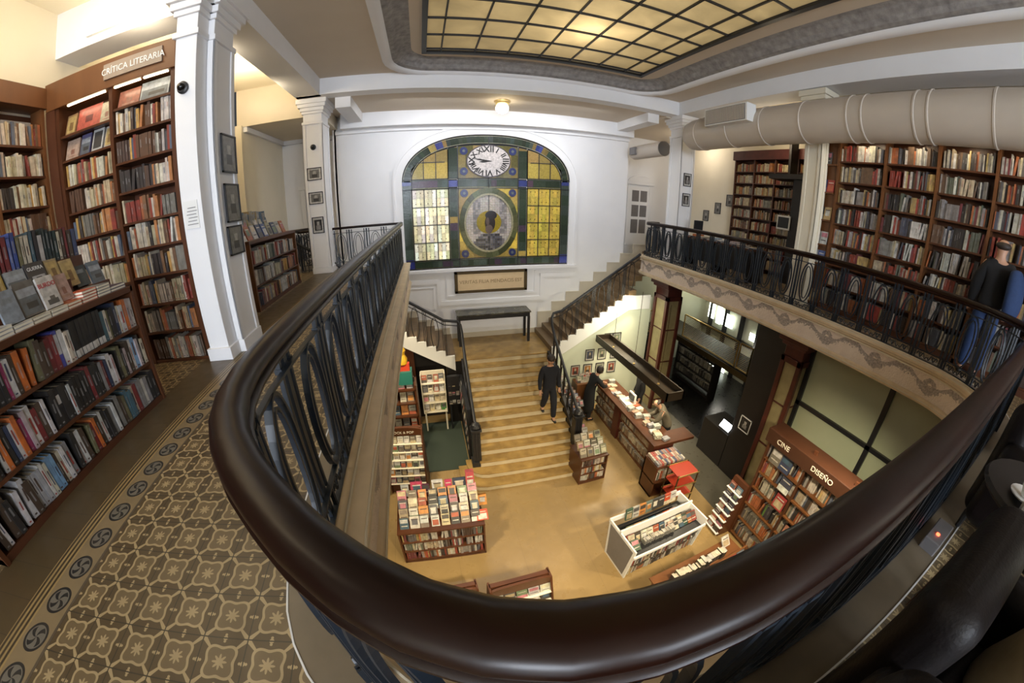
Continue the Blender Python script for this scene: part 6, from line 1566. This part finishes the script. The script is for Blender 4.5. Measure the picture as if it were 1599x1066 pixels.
    def ell(name, c, rx, ry, rz_, m, cut=None, par=None):
        m_ = MB(); n = 14; vs = []
        prof = [(sin(pi*k/10), -cos(pi*k/10)) for k in range(11)]
        m_.T = B @ Matrix.Translation(c) @ Matrix.Diagonal((rx, ry, rz_, 1))
        m_.lathe([(max(.001, a), z) for a, z in prof], n=n)
        me = bpy.data.meshes.new(name); me.from_pydata(m_.v, [], m_.f); me.materials.append(m); me.polygons.foreach_set('use_smooth', [True]*len(me.polygons))
        o = bpy.data.objects.new(name, me); COL.objects.link(o); o.parent = t; return o
    ell('nose', (0, .095, -.005), .011, .016, .02, M['skin']); ell('mouth', (0, .083, -.045), .022, .008, .006, M['redmarble'])
    for s in (-1, 1): ell('eye', (s*.03, .085, .018), .011, .008, .007, M['lens']); ell('ear', (s*.088, .0, .005), .010, .02, .03, M['skin'])
    if hair == 'short': ell('hair', (0, -.018, .045), .098, .105, .085, M['hair'])
    if hair == 'long': ell('hair', (0, -.025, .01), .105, .108, .125, M['hair'])
    if hair == 'rim': ell('hair', (0, -.035, -.01), .098, .085, .05, M['hair'])
    return t
def stand(h=1.75, **k):
    J = dict(pel=(0, 0, .95), waist=(0, .005, 1.10), chest=(0, 0, 1.32), neckb=(0, -.005, 1.47), neck=(0, .0, 1.53), headl=(0, .015, 1.585), head=(0, .015, 1.645), headt=(0, .01, 1.705),
             shL=(-.17, 0, 1.42), elL=(-.23, -.02, 1.13), wrL=(-.24, .06, .89), paL=(-.24, .08, .83), shR=(.17, 0, 1.42), elR=(.23, -.02, 1.13), wrR=(.24, .06, .89), paR=(.24, .08, .83),
             hipL=(-.09, 0, .90), knL=(-.10, .01, .50), anL=(-.10, -.01, .09), toL=(-.11, .13, .035), hipR=(.09, 0, .90), knR=(.10, .01, .50), anR=(.10, -.01, .09), toR=(.11, .13, .035))
    J.update(k); return J
# man coming down the stairs, facing the photographer
i_ = 5; zf = -4.6+.15*6
person((2.62, 7.18, zf-.02), pi, 'person in dark navy shirt and trousers walking down the marble stairs',
    stand(knL=(-.10, .12, .52), anL=(-.10, .13, .10), toL=(-.11, .26, .045), knR=(.09, .02, .64), anR=(.09, -.20, .26), toR=(.10, -.08, .19), head=(0, .045, 1.64), headl=(0, .03, 1.585), headt=(0, .055, 1.70), wrR=(.26, .10, .90), paR=(.26, .13, .84)),
    'shirt', 'trousers', M['cloth_navy'], M['cloth_navy'], 'short')
# customer in a long black coat leaning on the counter
person((4.20, 8.12, G0), -pi/2, 'person in a long black coat standing at the sales counter',
    stand(chest=(0, .10, 1.30), neckb=(0, .17, 1.43), neck=(0, .20, 1.48), headl=(0, .24, 1.52), head=(0, .27, 1.57), headt=(0, .29, 1.63), shL=(-.17, .13, 1.38), shR=(.17, .13, 1.38), elL=(-.22, .30, 1.15), wrL=(-.12, .48, 1.10), paL=(-.10, .54, 1.08), elR=(.22, .30, 1.15), wrR=(.12, .48, 1.10), paR=(.10, .54, 1.08), waist=(0, .04, 1.10)),
    'coat', 'trousers', M['cloth_black'], M['cloth_black'], 'long')
# clerk bent over behind the counter
person((5.45, 6.05, G0), radians(60), 'person in a brown-grey pullover bending over the counter from behind',
    stand(chest=(0, .16, 1.26), neckb=(0, .26, 1.38), neck=(0, .30, 1.42), headl=(0, .34, 1.46), head=(0, .38, 1.50), headt=(0, .41, 1.55), shL=(-.17, .20, 1.34), shR=(.17, .20, 1.34), elL=(-.22, .32, 1.08), wrL=(-.10, .50, 1.06), paL=(-.08, .56, 1.06), elR=(.22, .32, 1.08), wrR=(.10, .50, 1.06), paR=(.08, .56, 1.06), waist=(0, .06, 1.08)),
    'pullover', 'trousers', M['cloth_olive'], M['cloth_black'], 'rim')
person((5.6, 7.7, G0), radians(80), 'person in dark clothes sitting behind the counter till, mostly in shadow',
    stand(), 'shirt', 'trousers', M['cloth_black'], M['cloth_black'], 'short', .95)
# bald man with a denim jacket over his shoulder at the right railing
mp = person((6.52, .88, 0), radians(-78), 'bald person in black jacket and jeans, blue denim bag slung behind, at the right railing',
    stand(head=(0, .02, 1.66), headt=(0, .0, 1.725)), 'jacket', 'jeans', M['cloth_black'], M['denim'], 'rim', 1.07, bulk=1.28)
m_ = MB(); 
skin('shoulder_bag', [(.20, -.20, 1.42), (.24, -.24, 1.20), (.26, -.25, .95), (.22, -.22, .80)], [(0, 1), (1, 2), (2, 3)], [(.09, .06), (.16, .09), (.17, .09), (.10, .06)], M['denim'], mp)
# ------------------------------------------------------------------ café armchairs at the near right
def armchair(loc, rz, label):
    t = thing('armchair', label, 'armchair', loc, 'café armchairs by the near railing'); t.rotation_euler = (0, 0, rz)
    t['_L'] = [0, 0, 0]; t.scale = (.84, .84, 1)
    def rbox(name, x0, x1, y0, y1, z0, z1, r, m=M['leather']):
        b = bx(x0, x1, y0, y1, z0, z1); o = b.build(name, m, t, smooth=True); md = o.modifiers.new('bevel', 'BEVEL'); md.width = r; md.segments = 5; md.limit_method = 'NONE'; return o
    rbox('seat_base', -.36, .36, -.34, .36, .12, .32, .05); rbox('seat_cushion', -.27, .27, -.22, .38, .30, .46, .06)
    rbox('backrest', -.38, .38, -.44, -.24, .14, .84, .085)
    for s in (-1, 1): rbox('arm', s*.38-.09, s*.38+.09, -.36, .38, .14, .64, .07)
    m_ = MB(); m_.tube([(-.29, -.443, .70), (0, -.443, .70), (.29, -.443, .70)], .0022, 5); m_.build('stitching', M['woodd'], t)
    for x in (-.32, .32):
        for y in (-.36, .32): m_ = MB(); m_.tube([(x, y, .14), (x, y, 0)], [.025, .018], 8); m_.build('leg', M['black'], t)
armchair((.42, -.50, 0), radians(-172), 'dark leather armchair nearest the photographer, its back to the railing')
armchair((1.12, -.43, 0), radians(176), 'dark leather armchair with a tall rounded back beside the railing')
armchair((2.85, -.40, 0), radians(165), 'dark leather armchair further along the railing')
armchair((4.2, -.5, 0), radians(95), 'farthest dark leather armchair at the right end of the cafe row')
# café table with cup
t = thing('cafe_table', 'small round dark café table between the armchairs', 'table', (1.88, -.30, 0))
b = MB(); b.lathe([(.001, .70), (.30, .70), (.31, .715), (.30, .73), (.001, .73)], (1.88, -.30, 0), 28); b.build('tabletop', M['darkroom'], t, smooth=True)
b = MB(); b.lathe([(.22, 0), (.22, .02), (.03, .05), (.03, .70)], (1.88, -.30, 0), 20); b.build('pedestal', M['black'], t, smooth=True)
t = thing('cup_and_saucer', 'white coffee cup on a saucer on the café table', 'cup', (1.76, -.18, .73))
b = MB(); b.lathe([(.03, .73), (.07, .745), (.072, .75), (.03, .74)], (1.76, -.18, 0), 20); b.build('saucer', M['ceramic'], t, smooth=True)
b = MB(); b.lathe([(.025, .745), (.04, .78), (.044, .81), (.038, .81), (.001, .76)], (1.76, -.18, 0), 20); b.build('cup', M['ceramic'], t, smooth=True)
t = thing('napkin', 'crumpled white napkin standing on the café table', 'napkin', (1.66, -.19, .73))
b = MB(); b.prism([(1.60, .73), (1.68, .73), (1.74, .83), (1.70, .86), (1.66, .79), (1.62, .84), (1.59, .78)], -.20, -.17, 'y'); b.build('napkin_folds', M['ceramic'], t)
# seated guest: only sleeve and lap come into view
person((1.20, -.44, -.02), radians(176), 'person in a beige jacket seated in the leather armchair beside the railing',
    stand(pel=(0, 0, .52), waist=(0, .02, .68), chest=(0, .05, .90), neckb=(0, .06, 1.05), neck=(0, .07, 1.10), headl=(0, .09, 1.15), head=(0, .10, 1.21), headt=(0, .10, 1.27), shL=(-.18, .05, 1.0), shR=(.18, .05, 1.0), elL=(-.26, .14, .75), elR=(.26, .14, .75), wrL=(-.18, .36, .70), paL=(-.16, .42, .70), wrR=(.14, .36, .72), paR=(.12, .42, .74),
          hipL=(-.10, .04, .50), hipR=(.10, .04, .50), knL=(-.14, .44, .52), knR=(.14, .44, .52), anL=(-.14, .46, .10), anR=(.14, .46, .10), toL=(-.14, .60, .04), toR=(.14, .60, .04)),
    'jacket', 'trousers', M['cloth_beige'], M['cloth_black'], 'short')
# small box with a red lamp on the floor by the railing
t = thing('power_box', 'small grey floor box with a glowing red light beside the railing foot', 'box', (2.35, .03, 0))
b = MB(); b.box(2.22, 2.48, -.03, .07, 0, .10); b.build('box_body', M['plasticg'], t, bevel=.006)
b = MB(); b.lathe([(.001, .10), (.012, .10), (.012, .107), (.001, .108)], (2.30, .02, 0), 10); b.build('red_light', M['redled'], t)
tag(bx(1.98, 2.16, .0, .03, 0, .012).build('plug_lead', M['ceramic'], base=(2.0, .0, 0)), 'short pale plug lead lying on the floor by the grey box', 'plug')
# desk and things on the far right gallery
t = thing('gallery_desk', 'desk cluttered with papers behind the right gallery railing', 'desk', (6.9, 6.9, 0))
b = MB(); b.box(6.62, 7.2, 5.6, 8.0, .72, .76); b.build('desk_top', M['woodd'], t)
for y in (5.65, 6.8, 7.95): bx(6.64, 7.18, y-.02, y+.02, 0, .72).build('leg', M['darkroom'], t)
b = MB(); b.box(6.64, 6.66, 5.65, 7.95, .2, .72); b.build('modesty_panel', M['darkroom'], t)
for k in range(9):
    y = 5.8+.23*k; c = [W_, (.6, .5, .4), PK_, CR_, W_, (.4, .5, .6), W_, CR_, OR_][k]; m_ = MB(); m_.col = c; m_.box(6.7, 6.95, y-.09, y+.09, .76, .78+.03*(k % 3)); o = m_.build('paper_stack', M['book'], base=(6.8, y, .76)); tag(o, '%s paper stack, %s along the gallery desk from the camera side' % (cname(c), ORD[k]), 'papers', 'paper stacks on the gallery desk')
t = thing('computer_monitor', 'black computer monitor seen from behind on the far gallery', 'monitor', (6.3, 8.95, .75))
b = MB(); b.box(6.62, 6.92, 7.6, 7.63, .92, 1.2); b.box(6.75, 6.79, 7.6, 7.64, .76, .92); b.box(6.68, 6.86, 7.55, 7.68, .76, .775); b.build('monitor_body', M['black'], t)
